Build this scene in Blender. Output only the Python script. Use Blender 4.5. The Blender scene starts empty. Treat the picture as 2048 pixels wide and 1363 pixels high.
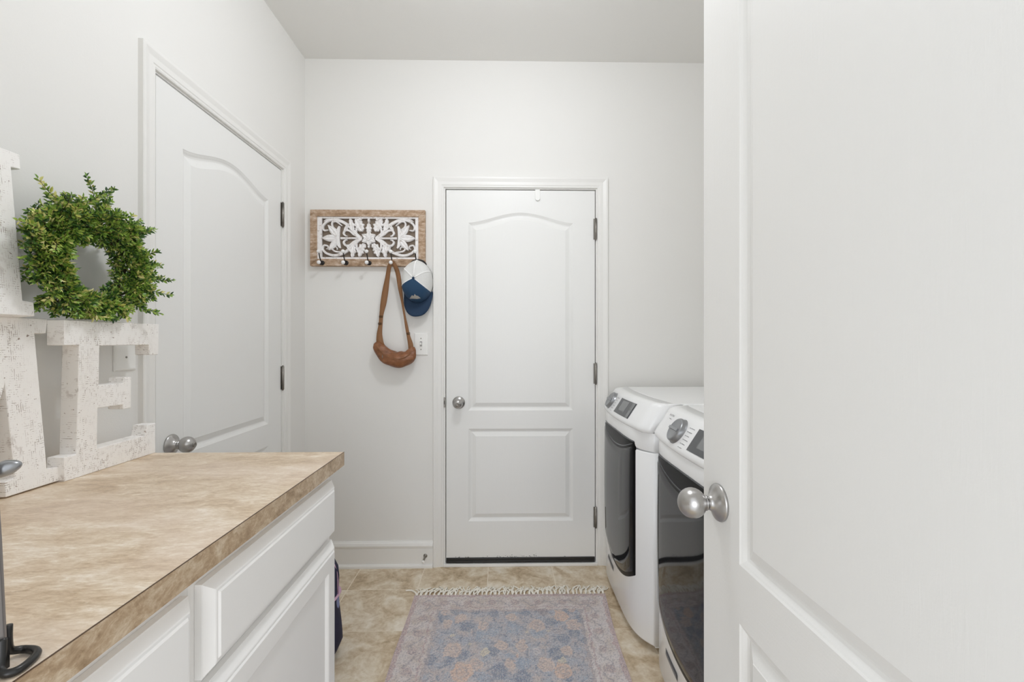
import bpy, bmesh, math, random
from math import sin, cos, pi, radians, sqrt, atan, tan, exp
from mathutils import Vector, Matrix, noise as mn

S = bpy.context.scene
COL = S.collection
random.seed(7)

# ------------------------------------------------------------------ camera, world, lights
F = 915.0
YAW = atan(17 / F)
cam_d = bpy.data.cameras.new('camera')
cam_d.sensor_width = 36.0
cam_d.lens = F / 2048 * 36
cam_d.clip_start = 0.02
cam = bpy.data.objects.new('camera', cam_d)
COL.objects.link(cam)
cam.location = (0, 0, 1.23)
cam.rotation_euler = (radians(90), 0, -YAW)
S.camera = cam

w = bpy.data.worlds.new('hallway_light')
S.world = w
w.use_nodes = True
w.node_tree.nodes['Background'].inputs[0].default_value = (.93, .96, 1, 1)
w.node_tree.nodes['Background'].inputs[1].default_value = 1.5

lamp = bpy.data.lights.new('ceiling_lamp', 'POINT')
lamp.shadow_soft_size = .075
lamp.energy = 22
lamp.color = (.915, .945, 1)
lamp_o = bpy.data.objects.new('ceiling_lamp', lamp)
COL.objects.link(lamp_o)
lamp_o.location = (0.0, 1.30, 2.60)
hall = bpy.data.lights.new('hall_fill', 'AREA')  # unseen area fill added behind the camera to brighten the back of the room
hall.shape = 'RECTANGLE'; hall.size = 1.8; hall.size_y = 1.8
hall.energy = 42
hall.color = (.93, .96, 1)
hall_o = bpy.data.objects.new('hall_fill', hall)
COL.objects.link(hall_o)
hall_o.location = (-.1, -2.4, 1.35)
hall_o.rotation_euler = (radians(90), 0, 0)
S.cycles.max_bounces = 16
S.cycles.diffuse_bounces = 12
S.view_settings.view_transform = 'Standard'
S.view_settings.look = 'None'
S.view_settings.gamma = 1
S.view_settings.use_curve_mapping = False
S.view_settings.exposure = -0.16

# ------------------------------------------------------------------ helpers
ORG = {}
class MB:
    def __init__(s):
        s.v = []; s.f = []; s.m = []; s.s = []; s.cur = 0; s.sm = False
    def add(s, vs, fs):
        n = len(s.v)
        s.v += [tuple(p) for p in vs]
        for f in fs:
            s.f.append(tuple(n + i for i in f)); s.m.append(s.cur); s.s.append(s.sm)
        return s
    def box(s, x0, x1, y0, y1, z0, z1):
        vs = [(x, y, z) for x in (x0, x1) for y in (y0, y1) for z in (z0, z1)]
        return s.add(vs, [(0, 1, 3, 2), (4, 6, 7, 5), (0, 4, 5, 1), (2, 3, 7, 6), (0, 2, 6, 4), (1, 5, 7, 3)])
    def rings(s, rings, closed=True, cap=True):
        n = len(rings[0]); vs = [p for r in rings for p in r]; fs = []
        for i in range(len(rings) - 1):
            for j in range(n if closed else n - 1):
                k = (j + 1) % n
                fs.append((i * n + j, i * n + k, (i + 1) * n + k, (i + 1) * n + j))
        if cap:
            fs.append(tuple(range(n))[::-1])
            fs.append(tuple((len(rings) - 1) * n + j for j in range(n)))
        return s.add(vs, fs)
    def tube(s, path, r, n=10, flat=None, cap=True, up=None):
        P = [Vector(p) for p in path]; R = r if isinstance(r, (list, tuple)) else [r] * len(P)
        T = []
        for i in range(len(P)):
            d = P[min(i + 1, len(P) - 1)] - P[max(i - 1, 0)]
            T.append(d.normalized())
        ref = Vector(up) if up else (Vector((0, 0, 1)) if abs(T[0].z) < .9 else Vector((1, 0, 0)))
        a = (ref - T[0] * ref.dot(T[0])).normalized()
        rings = []
        for i, p in enumerate(P):
            a = (a - T[i] * a.dot(T[i])).normalized()
            if up:
                a = (Vector(up) - T[i] * Vector(up).dot(T[i])).normalized()
            b = T[i].cross(a)
            fl = 1 if flat is None else (flat[i] if isinstance(flat, (list, tuple)) else flat)
            rings.append([p + a * cos(2 * pi * k / n) * R[i] * fl + b * sin(2 * pi * k / n) * R[i] for k in range(n)])
        o = s.sm; s.sm = True
        s.rings(rings, True, cap); s.sm = o
        return s
    def lathe(s, org, axis, prof, n=28, sx=1.0):
        """prof: list of (radius, distance along axis)"""
        A = Vector(axis).normalized()
        a = A.orthogonal().normalized() if abs(A.z) > .9 else Vector((0, 0, 1)) - A * A.z
        a.normalize(); b = A.cross(a); O = Vector(org)
        o = s.sm; s.sm = True
        s.rings([[O + A * d + (a * cos(2 * pi * k / n) + b * sin(2 * pi * k / n) * sx) * max(rr, 1e-5) for k in range(n)] for rr, d in prof])
        s.sm = o
        return s
    def prism(s, pts, f0, f1):
        """pts 2D list; f0,f1 map (u,v)->3D for the two faces"""
        n = len(pts)
        vs = [f0(*p) for p in pts] + [f1(*p) for p in pts]
        fs = [tuple(range(n)), tuple(range(2 * n - 1, n - 1, -1))]
        fs += [(i, n + i, n + (i + 1) % n, (i + 1) % n) for i in range(n)]
        return s.add(vs, fs)
    def loops(s, loops, f):
        """nested loops of (u,v,n) mapped by f, bridged then filled"""
        n = len(loops[0]); vs = [f(*p) for L in loops for p in L]; fs = []
        for i in range(len(loops) - 1):
            for j in range(n):
                k = (j + 1) % n
                fs.append((i * n + j, i * n + k, (i + 1) * n + k, (i + 1) * n + j))
        fs.append(tuple((len(loops) - 1) * n + j for j in range(n)))
        return s.add(vs, fs)
    def build(s, name, mat, parent=None, bevel=None, seg=2, recalc=True, sub=0, merge=None):
        org = Vector(ORG.get(parent.name, (0, 0, 0))) if parent else Vector((0, 0, 0))
        me = bpy.data.meshes.new(name)
        me.from_pydata([tuple(Vector(p) - org) for p in s.v], [], s.f)
        for m in (mat if isinstance(mat, (list, tuple)) else [mat]): me.materials.append(m)
        for p, mi, sm in zip(me.polygons, s.m, s.s):
            p.material_index = mi; p.use_smooth = sm
        if recalc or merge:
            bm = bmesh.new(); bm.from_mesh(me)
            if merge: bmesh.ops.remove_doubles(bm, verts=bm.verts, dist=merge)
            if recalc: bmesh.ops.recalc_face_normals(bm, faces=bm.faces)
            bm.to_mesh(me); bm.free()
        o = bpy.data.objects.new(name, me); COL.objects.link(o)
        if parent: o.parent = parent
        ORG[o.name] = org
        if bevel:
            b = o.modifiers.new('bevel', 'BEVEL'); b.width = bevel; b.segments = seg
            b.limit_method = 'ANGLE'; b.angle_limit = radians(35); b.harden_normals = True
            for p in me.polygons: p.use_smooth = True
        if sub:
            m = o.modifiers.new('sub', 'SUBSURF'); m.levels = sub; m.render_levels = sub
        return o

def tag(o, label=None, cat=None, group=None, kind=None):
    if label: o['label'] = label
    if cat: o['category'] = cat
    if group: o['group'] = group
    if kind: o['kind'] = kind
    return o
def thing(name, loc, label=None, cat=None, group=None, kind=None):
    o = bpy.data.objects.new(name, None); COL.objects.link(o)
    o.location = loc; o.empty_display_size = .05
    ORG[o.name] = loc
    return tag(o, label, cat, group, kind)

def srgb(r, g, b):
    f = lambda c: (c / 255 / 12.92) if c / 255 <= .04045 else ((c / 255 + .055) / 1.055) ** 2.4
    return (f(r), f(g), f(b), 1)

class NT:
    """tiny node helper"""
    def __init__(s, name, color=(0.8, 0.8, 0.8, 1), rough=.5, metal=0.0, **kw):
        s.m = bpy.data.materials.new(name); s.m.use_nodes = True
        s.t = s.m.node_tree; s.b = s.t.nodes['Principled BSDF']
        s.b.inputs['Base Color'].default_value = color
        s.b.inputs['Roughness'].default_value = rough
        s.b.inputs['Metallic'].default_value = metal
        for k, v in kw.items(): s.b.inputs[k.replace('_', ' ')].default_value = v
        s.tc = None
    def n(s, typ, **ins):
        nd = s.t.nodes.new(typ)
        for k, v in ins.items():
            if hasattr(nd, k) and k not in nd.inputs: setattr(nd, k, v)
            else:
                key = k.replace('_', ' ')
                if isinstance(v, bpy.types.NodeSocket): s.t.links.new(v, nd.inputs[key])
                else: nd.inputs[key].default_value = v
        return nd
    def link(s, a, b): s.t.links.new(a, b)
    def coord(s, scale=(1, 1, 1), rot=(0, 0, 0), loc=(0, 0, 0)):
        if not s.tc: s.tc = s.t.nodes.new('ShaderNodeTexCoord')
        mp = s.t.nodes.new('ShaderNodeMapping')
        s.link(s.tc.outputs['Object'], mp.inputs[0])
        mp.inputs['Scale'].default_value = scale
        mp.inputs['Rotation'].default_value = rot
        mp.inputs['Location'].default_value = loc
        return mp.outputs[0]
    def noise(s, scale, vec=None, detail=4, rough=.55, dist=0):
        nd = s.t.nodes.new('ShaderNodeTexNoise')
        nd.inputs['Scale'].default_value = scale; nd.inputs['Detail'].default_value = detail
        nd.inputs['Roughness'].default_value = rough; nd.inputs['Distortion'].default_value = dist
        s.link(vec if vec else s.coord(), nd.inputs['Vector'])
        return nd.outputs['Fac']
    def math(s, op, a, b=None, c=None, clamp=False):
        nd = s.t.nodes.new('ShaderNodeMath'); nd.operation = op; nd.use_clamp = clamp
        for i, v in enumerate((a, b, c)):
            if v is None: continue
            if isinstance(v, bpy.types.NodeSocket): s.link(v, nd.inputs[i])
            else: nd.inputs[i].default_value = v
        return nd.outputs[0]
    def ramp(s, fac, stops):
        nd = s.t.nodes.new('ShaderNodeValToRGB'); s.link(fac, nd.inputs[0])
        el = nd.color_ramp.elements
        while len(el) < len(stops): el.new(.5)
        for e, (p, c) in zip(el, stops): e.position = p; e.color = c if len(c) == 4 else (*c, 1)
        return nd.outputs[0]
    def mix(s, fac, a, b, mode='MIX'):
        nd = s.t.nodes.new('ShaderNodeMix'); nd.data_type = 'RGBA'; nd.blend_type = mode
        for i, v in ((0, fac), (6, a), (7, b)):
            if isinstance(v, bpy.types.NodeSocket): s.link(v, nd.inputs[i])
            else: nd.inputs[i].default_value = v
        return nd.outputs[2]
    def base(s, sock): s.link(sock, s.b.inputs['Base Color']); return s
    def rough(s, sock): s.link(sock, s.b.inputs['Roughness']); return s
    def bump(s, h, strength=.2, dist=.001):
        nd = s.t.nodes.new('ShaderNodeBump'); nd.inputs['Strength'].default_value = strength
        nd.inputs['Distance'].default_value = dist
        s.link(h, nd.inputs['Height']); s.link(nd.outputs[0], s.b.inputs['Normal'])
        return s

def g(v): return (v, v, v, 1)
# ------------------------------------------------------------------ materials
def wall_mat():
    m = NT('wall_paint', srgb(231, 230, 227), .75)
    m.bump(m.noise(220, detail=3), .12, .002); return m.m
def ceil_mat():
    m = NT('ceiling_paint', srgb(231, 230, 227), .9)
    m.bump(m.noise(160, detail=3), .2, .002); return m.m
def trim_mat():
    m = NT('trim_paint', srgb(233, 232, 229), .38)
    m.bump(m.noise(90, detail=2), .05, .001); return m.m
def door_mat(name, axis_u):
    """painted, embossed wood grain: upright, but level across the middle rail"""
    m = NT(name, srgb(234, 234, 232), .40)
    def grain(sc_u, sc_z, freq):
        s = [1, 1, 1]
        sc = (sc_u, sc_u, sc_z)
        v = m.coord(sc)
        a = m.noise(freq, v, 5, .6, 1.2)
        return a
    up = grain(1, .07, 130)
    lv = grain(.045, 1, 190)
    sep = m.n('ShaderNodeSeparateXYZ'); m.link(m.tc.outputs['Object'], sep.inputs[0])
    z = sep.outputs[2]
    mask = m.math('MULTIPLY', m.math('GREATER_THAN', z, .749), m.math('LESS_THAN', z, .849))
    s2 = m.t.nodes.new('ShaderNodeMix')
    m.link(mask, s2.inputs[0]); m.link(up, s2.inputs[2]); m.link(lv, s2.inputs[3])
    pe = m.math('ADD', m.math('MULTIPLY', s2.outputs[0], .6), m.math('MULTIPLY', m.noise(240, m.coord(), 2), .4))
    m.bump(pe, .28, .0012)
    return m.m
M = {}
M['wall'] = wall_mat(); M['ceil'] = ceil_mat(); M['trim'] = trim_mat(); M['door'] = door_mat('door_paint', 0)

def floor_mat():
    m = NT('floor_tile', rough=.42)
    sep = m.n('ShaderNodeSeparateXYZ'); c = m.coord(); m.link(m.tc.outputs['Object'], sep.inputs[0])
    TX, TY = .345, .325
    u = m.math('DIVIDE', m.math('ADD', sep.outputs[0], .772), TX)
    v = m.math('DIVIDE', m.math('SUBTRACT', sep.outputs[1], 2.275), TY)
    fu = m.math('FRACT', m.math('ADD', u, 20)); fv = m.math('FRACT', m.math('ADD', v, 20))
    du = m.math('MULTIPLY', m.math('MINIMUM', fu, m.math('SUBTRACT', 1, fu)), TX)
    dv = m.math('MULTIPLY', m.math('MINIMUM', fv, m.math('SUBTRACT', 1, fv)), TY)
    wob = m.math('MULTIPLY', m.noise(60), .0012)
    gu = m.math('LESS_THAN', m.math('SUBTRACT', du, wob), .0016)
    gv = m.math('LESS_THAN', m.math('SUBTRACT', dv, wob), .0010)
    gr = m.math('MAXIMUM', gu, m.math('MULTIPLY', gv, .6))
    # shift the clouding per tile
    iu = m.math('FLOOR', u); iv = m.math('FLOOR', v)
    cmb = m.n('ShaderNodeCombineXYZ'); m.link(m.math('MULTIPLY', iu, 3.7), cmb.inputs[0]); m.link(m.math('MULTIPLY', iv, 5.3), cmb.inputs[1])
    va = m.n('ShaderNodeVectorMath'); va.operation = 'ADD'; m.link(c, va.inputs[0]); m.link(cmb.outputs[0], va.inputs[1])
    big = m.noise(7, va.outputs[0], 6, .62, .9)
    fine = m.noise(38, va.outputs[0], 6, .65, .6)
    f = m.math('ADD', m.math('MULTIPLY', big, .68), m.math('MULTIPLY', fine, .32))
    col = m.ramp(f, [(.36, srgb(166, 145, 116)), (.45, srgb(198, 178, 149)), (.53, srgb(216, 202, 179)), (.64, srgb(234, 225, 210))])
    col = m.mix(gr, col, srgb(232, 220, 202))
    m.base(col)
    m.bump(m.math('SUBTRACT', f, m.math('MULTIPLY', gr, .6)), .10, .002)
    return m.m
M['floor'] = floor_mat()

def laminate():
    m = NT('travertine_laminate', rough=.36)
    c = m.coord((1.0, 2.2, 1), rot=(0, 0, radians(-28)))
    a = m.noise(6, c, 6, .6, .8); b = m.noise(26, m.coord((1, 3.0, 1.5), rot=(0, 0, radians(-30))), 6, .65, 1.2)
    f = m.math('ADD', m.math('MULTIPLY', a, .45), m.math('ADD', m.math('MULTIPLY', b, .35), m.math('MULTIPLY', m.noise(120, m.coord((1, 2.4, 1), rot=(0, 0, radians(-30))), 4, .7), .2)))
    col = m.ramp(f, [(.36, srgb(176, 150, 120)), (.45, srgb(204, 181, 152)), (.53, srgb(222, 204, 180)), (.62, srgb(243, 232, 217))])
    v = m.noise(70, m.coord((1, 3, 1), rot=(0, 0, radians(-32))), 3, .5, 1)
    col = m.mix(m.math('MULTIPLY', m.ramp(v, [(.62, g(0)), (.72, g(1))]), .35), col, srgb(240, 230, 215))
    pk = m.ramp(m.noise(3.5, m.coord((1, 1.6, 1), rot=(0, 0, radians(-28)), loc=(4, 2, 0)), 3), [(.45, g(0)), (.62, g(.30))])
    col = m.mix(pk, col, srgb(232, 214, 200))
    m.base(col); m.bump(f, .06, .001)
    return m.m
M['laminate'] = laminate()
M['lam_edge'] = NT('laminate_seam', srgb(92, 70, 52), .5).m
M['cab'] = NT('cabinet_paint', srgb(238, 237, 235), .42).m

def whitewash():
    m = NT('whitewashed_wood', rough=.7)
    sep = m.n('ShaderNodeSeparateXYZ'); c0 = m.coord(); m.link(m.tc.outputs['Object'], sep.inputs[0])
    patch = m.noise(16, c0, 3, .6)
    def marks(axis, pitch, dash_sc, seed):
        wv = m.math('ADD', m.math('DIVIDE', sep.outputs[axis], pitch), m.math('MULTIPLY', m.noise(9, m.coord(loc=(seed, 0, 0)), 2), 1.6))
        fr_ = m.math('ABSOLUTE', m.math('SUBTRACT', m.math('FRACT', m.math('ADD', wv, 500)), .5))
        ln = m.math('LESS_THAN', fr_, .13)
        ds = m.noise(1, m.coord(dash_sc, loc=(seed, 1, 2)), 3, .7)
        return m.math('MULTIPLY', ln, m.ramp(ds, [(.53, g(0)), (.60, g(1))]))
    a = marks(2, .0046, (60, 150, 90), 1); b = marks(1, .0042, (60, 90, 55), 4)
    k = m.math('MAXIMUM', a, b)
    k = m.math('MULTIPLY', k, m.ramp(patch, [(.42, g(0.08)), (.66, g(.9))]))
    kn = m.ramp(m.noise(14, m.coord((1, 1, .5)), 5, .7), [(.63, g(0)), (.70, g(.45))])
    k = m.math('MAXIMUM', k, kn)
    dots = m.ramp(m.noise(110, m.coord((1, 1, 1.3)), 2, .5), [(.70, g(0)), (.75, g(.85))])
    k = m.math('MAXIMUM', k, dots, clamp=True)
    base = m.ramp(m.noise(5, c0, 3), [(.3, srgb(243, 240, 236)), (.7, srgb(251, 250, 249))])
    m.base(m.mix(k, base, srgb(128, 104, 88)))
    m.bump(k, -.3, .002)
    return m.m
M['whitewash'] = whitewash()

def rack_wood():
    m = NT('worn_mango_wood', rough=.7)
    a = m.noise(1, m.coord((14, 14, 60)), 5, .7); b = m.noise(30, m.coord((1, 1, 2)), 5, .75)
    f = m.math('ADD', m.math('MULTIPLY', a, .5), m.math('MULTIPLY', b, .5))
    m.base(m.ramp(f, [(.36, srgb(128, 102, 78)), (.48, srgb(168, 140, 113)), (.56, srgb(192, 168, 146)), (.66, srgb(224, 210, 200))]))
    m.bump(f, .5, .002); return m.m
M['rackwood'] = rack_wood()
def chalk():
    m = NT('chalky_white_carving', rough=.75)
    a = m.noise(70, m.coord(), 4, .7)
    m.base(m.ramp(a, [(.30, srgb(176, 160, 148)), (.40, srgb(234, 231, 230)), (.7, srgb(246, 245, 246))]))
    m.bump(m.noise(200), .3, .001); return m.m
M['chalk'] = chalk()

def nickel():
    m = NT('satin_nickel', srgb(184, 182, 180), .30, 1.0)
    m.bump(m.noise(1, m.coord((60, 60, 900)), 2), .05, .0005); return m.m
M['nickel'] = nickel()
M['hinge'] = NT('hinge_metal', srgb(150, 146, 140), .38, 1.0).m
M['iron'] = NT('black_iron', srgb(38, 34, 32), .45, .3).m
M['ceramic'] = NT('white_ceramic', srgb(240, 240, 240), .2).m
M['plastic'] = NT('white_plastic', srgb(238, 238, 235), .35).m
M['dark'] = NT('dark_slot', srgb(60, 58, 56), .6).m
M['rubber'] = NT('black_rubber', srgb(34, 33, 32), .32).m
M['enamel'] = NT('white_enamel', srgb(246, 247, 248), .22, Coat_Weight=.3, Coat_Roughness=.1).m
M['glass'] = NT('smoked_glass', srgb(26, 27, 30), .05, 0.0, IOR=1.46).m
M['gloss_black'] = NT('matt_black', srgb(10, 10, 11), .3, IOR=1.2).m
M['grey_glass'] = NT('grey_trim_band', srgb(72, 74, 78), .18, .2).m
M['silver'] = NT('silver_plastic', srgb(158, 160, 163), .3, .75).m
M['panel_grey'] = NT('display_grey', srgb(84, 86, 88), .3).m
M['panel_lite'] = NT('display_window', srgb(128, 130, 131), .25).m
M['ink'] = NT('grey_print', srgb(150, 150, 153), .5).m
M['body_grey'] = NT('side_enamel', srgb(240, 241, 242), .3).m

def leather():
    m = NT('tan_leather', rough=.45)
    a = m.noise(40, m.coord(), 4, .6)
    m.base(m.ramp(a, [(.3, srgb(112, 68, 38)), (.7, srgb(146, 96, 62))]))
    m.bump(m.noise(9, m.coord((1, 1, 3.2), rot=(0, radians(32), 0)), 2, .4), .9, .03); return m.m
M['leather'] = leather()
M['brass'] = NT('dark_brass', srgb(86, 66, 44), .4, .7).m
M['strap'] = NT('tan_webbing', srgb(136, 96, 62), .7).m
def navy():
    m = NT('navy_twill', srgb(32, 66, 98), .8); m.bump(m.noise(900), .4, .001); return m.m
M['navy'] = navy()
M['navy2'] = NT('navy_brim', srgb(26, 52, 80), .8).m
def mesh_cloth():
    m = NT('white_mesh_fabric', srgb(226, 226, 224), .85)
    ch = m.n('ShaderNodeTexVoronoi'); ch.inputs['Scale'].default_value = 800; m.link(m.coord(), ch.inputs['Vector'])
    m.base(m.mix(m.ramp(ch.outputs['Distance'], [(.15, g(0)), (.5, g(1))]), srgb(178, 178, 176), srgb(226, 226, 224)))
    return m.m
M['mesh'] = mesh_cloth()
M['band'] = NT('white_seam_tape', srgb(244, 244, 243), .8).m
M['patch'] = NT('grey_embroidery', srgb(168, 164, 158), .8).m
def leafm(n, a, b):
    m = NT(n, rough=.30)
    m.base(m.ramp(m.noise(45, m.coord(), 2), [(.35, srgb(*a)), (.65, srgb(*b))]))
    m.b.inputs['Subsurface Weight'].default_value = .12
    m.b.inputs['Subsurface Radius'].default_value = (.003, .005, .001)
    return m.m
M['leaf_d'] = leafm('dark_green_leaf', (46, 80, 40), (88, 126, 58))
M['leaf_m'] = leafm('green_leaf', (108, 150, 58), (172, 194, 92))
M['leaf_y'] = leafm('yellow_green_leaf', (182, 186, 84), (236, 228, 160))
M['twig'] = NT('brown_twig', srgb(74, 66, 44), .8).m
M['fringe'] = NT('ivory_cotton', srgb(240, 236, 226), .9).m
def rugm():
    m = NT('printed_rug', rough=.95)
    at = m.n('ShaderNodeVertexColor'); at.layer_name = 'pattern'
    sep = m.n('ShaderNodeSeparateXYZ'); m.coord(); m.link(m.tc.outputs['Object'], sep.inputs[0])
    fx = m.math('SINE', m.math('MULTIPLY', sep.outputs[0], 2 * pi / .0064))
    fy = m.math('SINE', m.math('MULTIPLY', sep.outputs[1], 2 * pi / .0064))
    gx = m.math('GREATER_THAN', fx, .72); gy = m.math('GREATER_THAN', fy, .72)
    k = m.math('MULTIPLY', m.math('MAXIMUM', gx, gy), m.ramp(m.noise(30), [(.35, g(.08)), (.65, g(.38))]))
    sp = m.noise(210, m.coord(), 3, .8)
    c = m.mix(m.ramp(sp, [(.50, g(0)), (.58, g(.5))]), at.outputs[0], srgb(226, 212, 206))
    c = m.mix(m.ramp(m.noise(170, m.coord(loc=(3, 1, 0)), 3, .8), [(.53, g(0)), (.61, g(.5))]), c, srgb(88, 94, 122))
    c = m.mix(k, c, srgb(226, 218, 212))
    c = m.mix(.12, c, srgb(240, 230, 218))
    m.base(c); m.bump(m.math('ADD', fx, fy), .3, .001)
    return m.m
M['rug'] = rugm()
def floral():
    m = NT('navy_floral_fabric', rough=.8)
    c = m.coord((1, 1, .7))
    v = m.n('ShaderNodeTexVoronoi'); v.inputs['Scale'].default_value = 11; m.link(c, v.inputs['Vector'])
    nz = m.math('MULTIPLY', m.noise(30, c, 2), .25)
    d = m.math('ADD', v.outputs['Distance'], nz)
    cc = m.n('ShaderNodeSeparateColor'); m.link(v.outputs['Color'], cc.inputs[0])
    pet = m.ramp(cc.outputs[0], [(.3, srgb(235, 226, 236)), (.5, srgb(214, 178, 196)), (.7, srgb(132, 140, 182))])
    m.base(m.mix(m.ramp(d, [(.40, g(1)), (.44, g(0))]), srgb(30, 28, 58), pet)); return m.m
M['floral'] = floral()
M['pink'] = NT('pink_webbing', srgb(206, 168, 190), .8).m
def alu():
    m = NT('brushed_grey_metal', srgb(150, 146, 145), .35, .8)
    m.bump(m.noise(1, m.coord((900, 900, 8)), 2), .15, .001); return m.m
M['alu'] = alu()

# ------------------------------------------------------------------ room shell
XL, XR, YB, YF, ZC = -1.08, 1.42, 2.51, .06, 2.765
D1A, D1B = 1.437, 2.247        # left door opening
D2A, D2B = -.318, .508         # back door opening
DH = 2.062
def st(o): return tag(o, kind='structure')
st(MB().add([(XL - .1, -.3, 0), (XR + .1, -.3, 0), (XR + .1, YB + .15, 0), (XL - .1, YB + .15, 0),
             (XL - .1, -.3, -.05), (XR + .1, -.3, -.05), (XR + .1, YB + .15, -.05), (XL - .1, YB + .15, -.05)],
            [(0, 1, 2, 3), (7, 6, 5, 4), (0, 4, 5, 1), (1, 5, 6, 2), (2, 6, 7, 3), (3, 7, 4, 0)]).build('floor', M['floor']))
st(MB().box(XL - .1, XR + .1, YF - .12, YB + .12, ZC, ZC + .1).build('ceiling', M['ceil']))
b = MB(); b.box(XL - .1, XL, YF - .12, D1A - .02, 0, ZC); b.box(XL - .1, XL, D1B + .02, YB + .12, 0, ZC); b.box(XL - .1, XL, D1A - .02, D1B + .02, DH + .02, ZC)
st(b.build('wall_left', M['wall']))
b = MB(); b.box(XL, D2A - .02, YB, YB + .12, 0, ZC); b.box(D2B + .02, XR, YB, YB + .12, 0, ZC); b.box(D2A - .02, D2B + .02, YB, YB + .12, DH + .02, ZC)
st(b.build('wall_back', M['wall']))
st(MB().box(XR, XR + .1, YF - .12, YB + .12, 0, ZC).build('wall_right', M['wall']))
b = MB(); b.box(XL, -.46, YF - .12, YF, 0, ZC); b.box(.455, XR, YF - .12, YF, 0, ZC); b.box(-.46, .455, YF - .12, YF, 2.08, ZC)
st(b.build('wall_front', M['wall']))

# casing profile (distance outwards from the inner edge, protrusion)
PROF = [(0, 0), (0, .0085), (.004, .0105), (.010, .0105), (.013, .0125), (.030, .0125), (.040, .0155), (.047, .0175), (.055, .0175), (.057, .0155), (.057, 0)]
def casing(mb, u0, u1, ztop, f):
    """mitred casing around an opening; f(u,z,n)->world"""
    rings = []
    for k in range(4):
        r = []
        for d, n in PROF:
            if k == 0: r.append(f(u0 - d, 0, n))
            elif k == 1: r.append(f(u0 - d, ztop + d, n))
            elif k == 2: r.append(f(u1 + d, ztop + d, n))
            else: r.append(f(u1 + d, 0, n))
        rings.append(r)
    mb.rings(rings, closed=False, cap=True)
fL = lambda u, z, n: (XL + n, u, z)
fB = lambda u, z, n: (u, YB - n, z)
# left door trim: casing + jamb + stop
b = MB(); casing(b, D1A - .008, D1B + .008, DH + .006, fL); t1 = st(b.build('trim_1', M['trim']))
b = MB()
for (a, c) in ((D1A - .02, D1A), (D1B, D1B + .02)):
    b.box(XL - .1, XL + .0006, a, c, 0, DH + .02)
b.box(XL - .1, XL + .0006, D1A, D1B, DH, DH + .02)
b.box(XL - .1, XL - .042, D1A, D1A + .012, 0, DH); b.box(XL - .1, XL - .042, D1B - .012, D1B, 0, DH); b.box(XL - .1, XL - .042, D1A, D1B, DH - .012, DH)
b.build('jamb', M['trim'], t1)
b = MB(); casing(b, D2A - .008, D2B + .008, DH + .006, fB); t2 = st(b.build('trim_2', M['trim']))
b = MB()
for (a, c) in ((D2A - .02, D2A), (D2B, D2B + .02)):
    b.box(a, c, YB - .0006, YB + .12, 0, DH + .02)
b.box(D2A, D2B, YB - .0006, YB + .12, DH, DH + .02)
b.box(D2A, D2A + .012, YB + .045, YB + .12, 0, DH); b.box(D2B - .012, D2B, YB + .045, YB + .12, 0, DH); b.box(D2A, D2B, YB + .045, YB + .12, DH - .012, DH)
b.build('jamb', M['trim'], t2)
b = MB(); b.box(D2A - .0075, D2A - .0005, YB - .0115, YB + .02, .868, .922); b.cur = 1; b.box(D2A - .006, D2A - .002, YB - .0125, YB - .0115, .885, .905)
b.build('strike_plate', [M['hinge'], M['dark']], t2, bevel=.0008)

# baseboards
BP = [(0, 0), (.026, 0), (.026, .010), (.022, .017), (.0135, .019), (.0135, .098), (.0125, .104), (.0165, .108), (.0185, .118), (.014, .130), (.008, .136), (.006, .140), (0, .140)]
def baseb(name, segs, f):
    mb = MB()
    for a, c in segs:
        mb.rings([[f(a, z, n) for n, z in BP], [f(c, z, n) for n, z in BP]], True, True)
    o = st(mb.build(name, M['trim'])); return o
baseb('baseboard_back', [(XL, D2A - .066), (D2B + .066, XR)], fB)
baseb('baseboard_left', [(D1B + .066, YB), (1.30, D1A - .067)], fL)

# ------------------------------------------------------------------ doors
def arch(u, a, c): 
    s = (u - a) / (c - a); return 1.878 + .056 * (0.5 - .5 * cos(2 * pi * s)) ** .85
MOULD = [(0, 0), (.003, -.002), (.006, -.0035), (.012, -.0075), (.017, -.009), (.021, -.0085), (.036, -.0025), (.040, -.001), (.041, 0)]
def slab(mb, W, z0, z1, T, f, s0=.12, s1=.12, both=False):
    a, c = s0, W - s1; N = 28
    us = [a + (c - a) * i / N for i in range(N + 1)]
    for side in ((0, 1) if both else (0,)):
        ff = f if side == 0 else (lambda u, z, n: f(u, z, -T - n))
        def quad(p): mb.add([ff(*q, 0) for q in p], [(0, 1, 2, 3)])
        for i in range(N):
            u, v = us[i], us[i + 1]
            quad([(u, arch(u, a, c)), (v, arch(v, a, c)), (v, z1), (u, z1)])
        quad([(a, .749), (c, .749), (c, .849), (a, .849)]); quad([(a, z0), (c, z0), (c, .242), (a, .242)])
        quad([(0, z0), (a, z0), (a, z1), (0, z1)]); quad([(c, z0), (W, z0), (W, z1), (c, z1)])
        L = []
        for d, n in MOULD:
            aa, cc = a + d, c - d
            L.append([(aa, .849 + d, n), (cc, .849 + d, n)] + [(aa + (cc - aa) * (1 - i / N), arch(us[N - i], a, c) - d, n) for i in range(N + 1)])
        mb.loops(L, ff)
        L = [[(a + d, .242 + d, n), (c - d, .242 + d, n), (c - d, .749 - d, n), (a + d, .749 - d, n)] for d, n in MOULD]
        mb.loops(L, ff)
    if not both: mb.add([f(u, z, -T) for u, z in ((0, z0), (0, z1), (W, z1), (W, z0))], [(0, 1, 2, 3)])
    for p, q in (((0, z0), (W, z0)), ((W, z0), (W, z1)), ((W, z1), (0, z1)), ((0, z1), (0, z0))):
        mb.add([f(*p, 0), f(*q, 0), f(*q, -T), f(*p, -T)], [(0, 1, 2, 3)])
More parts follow.
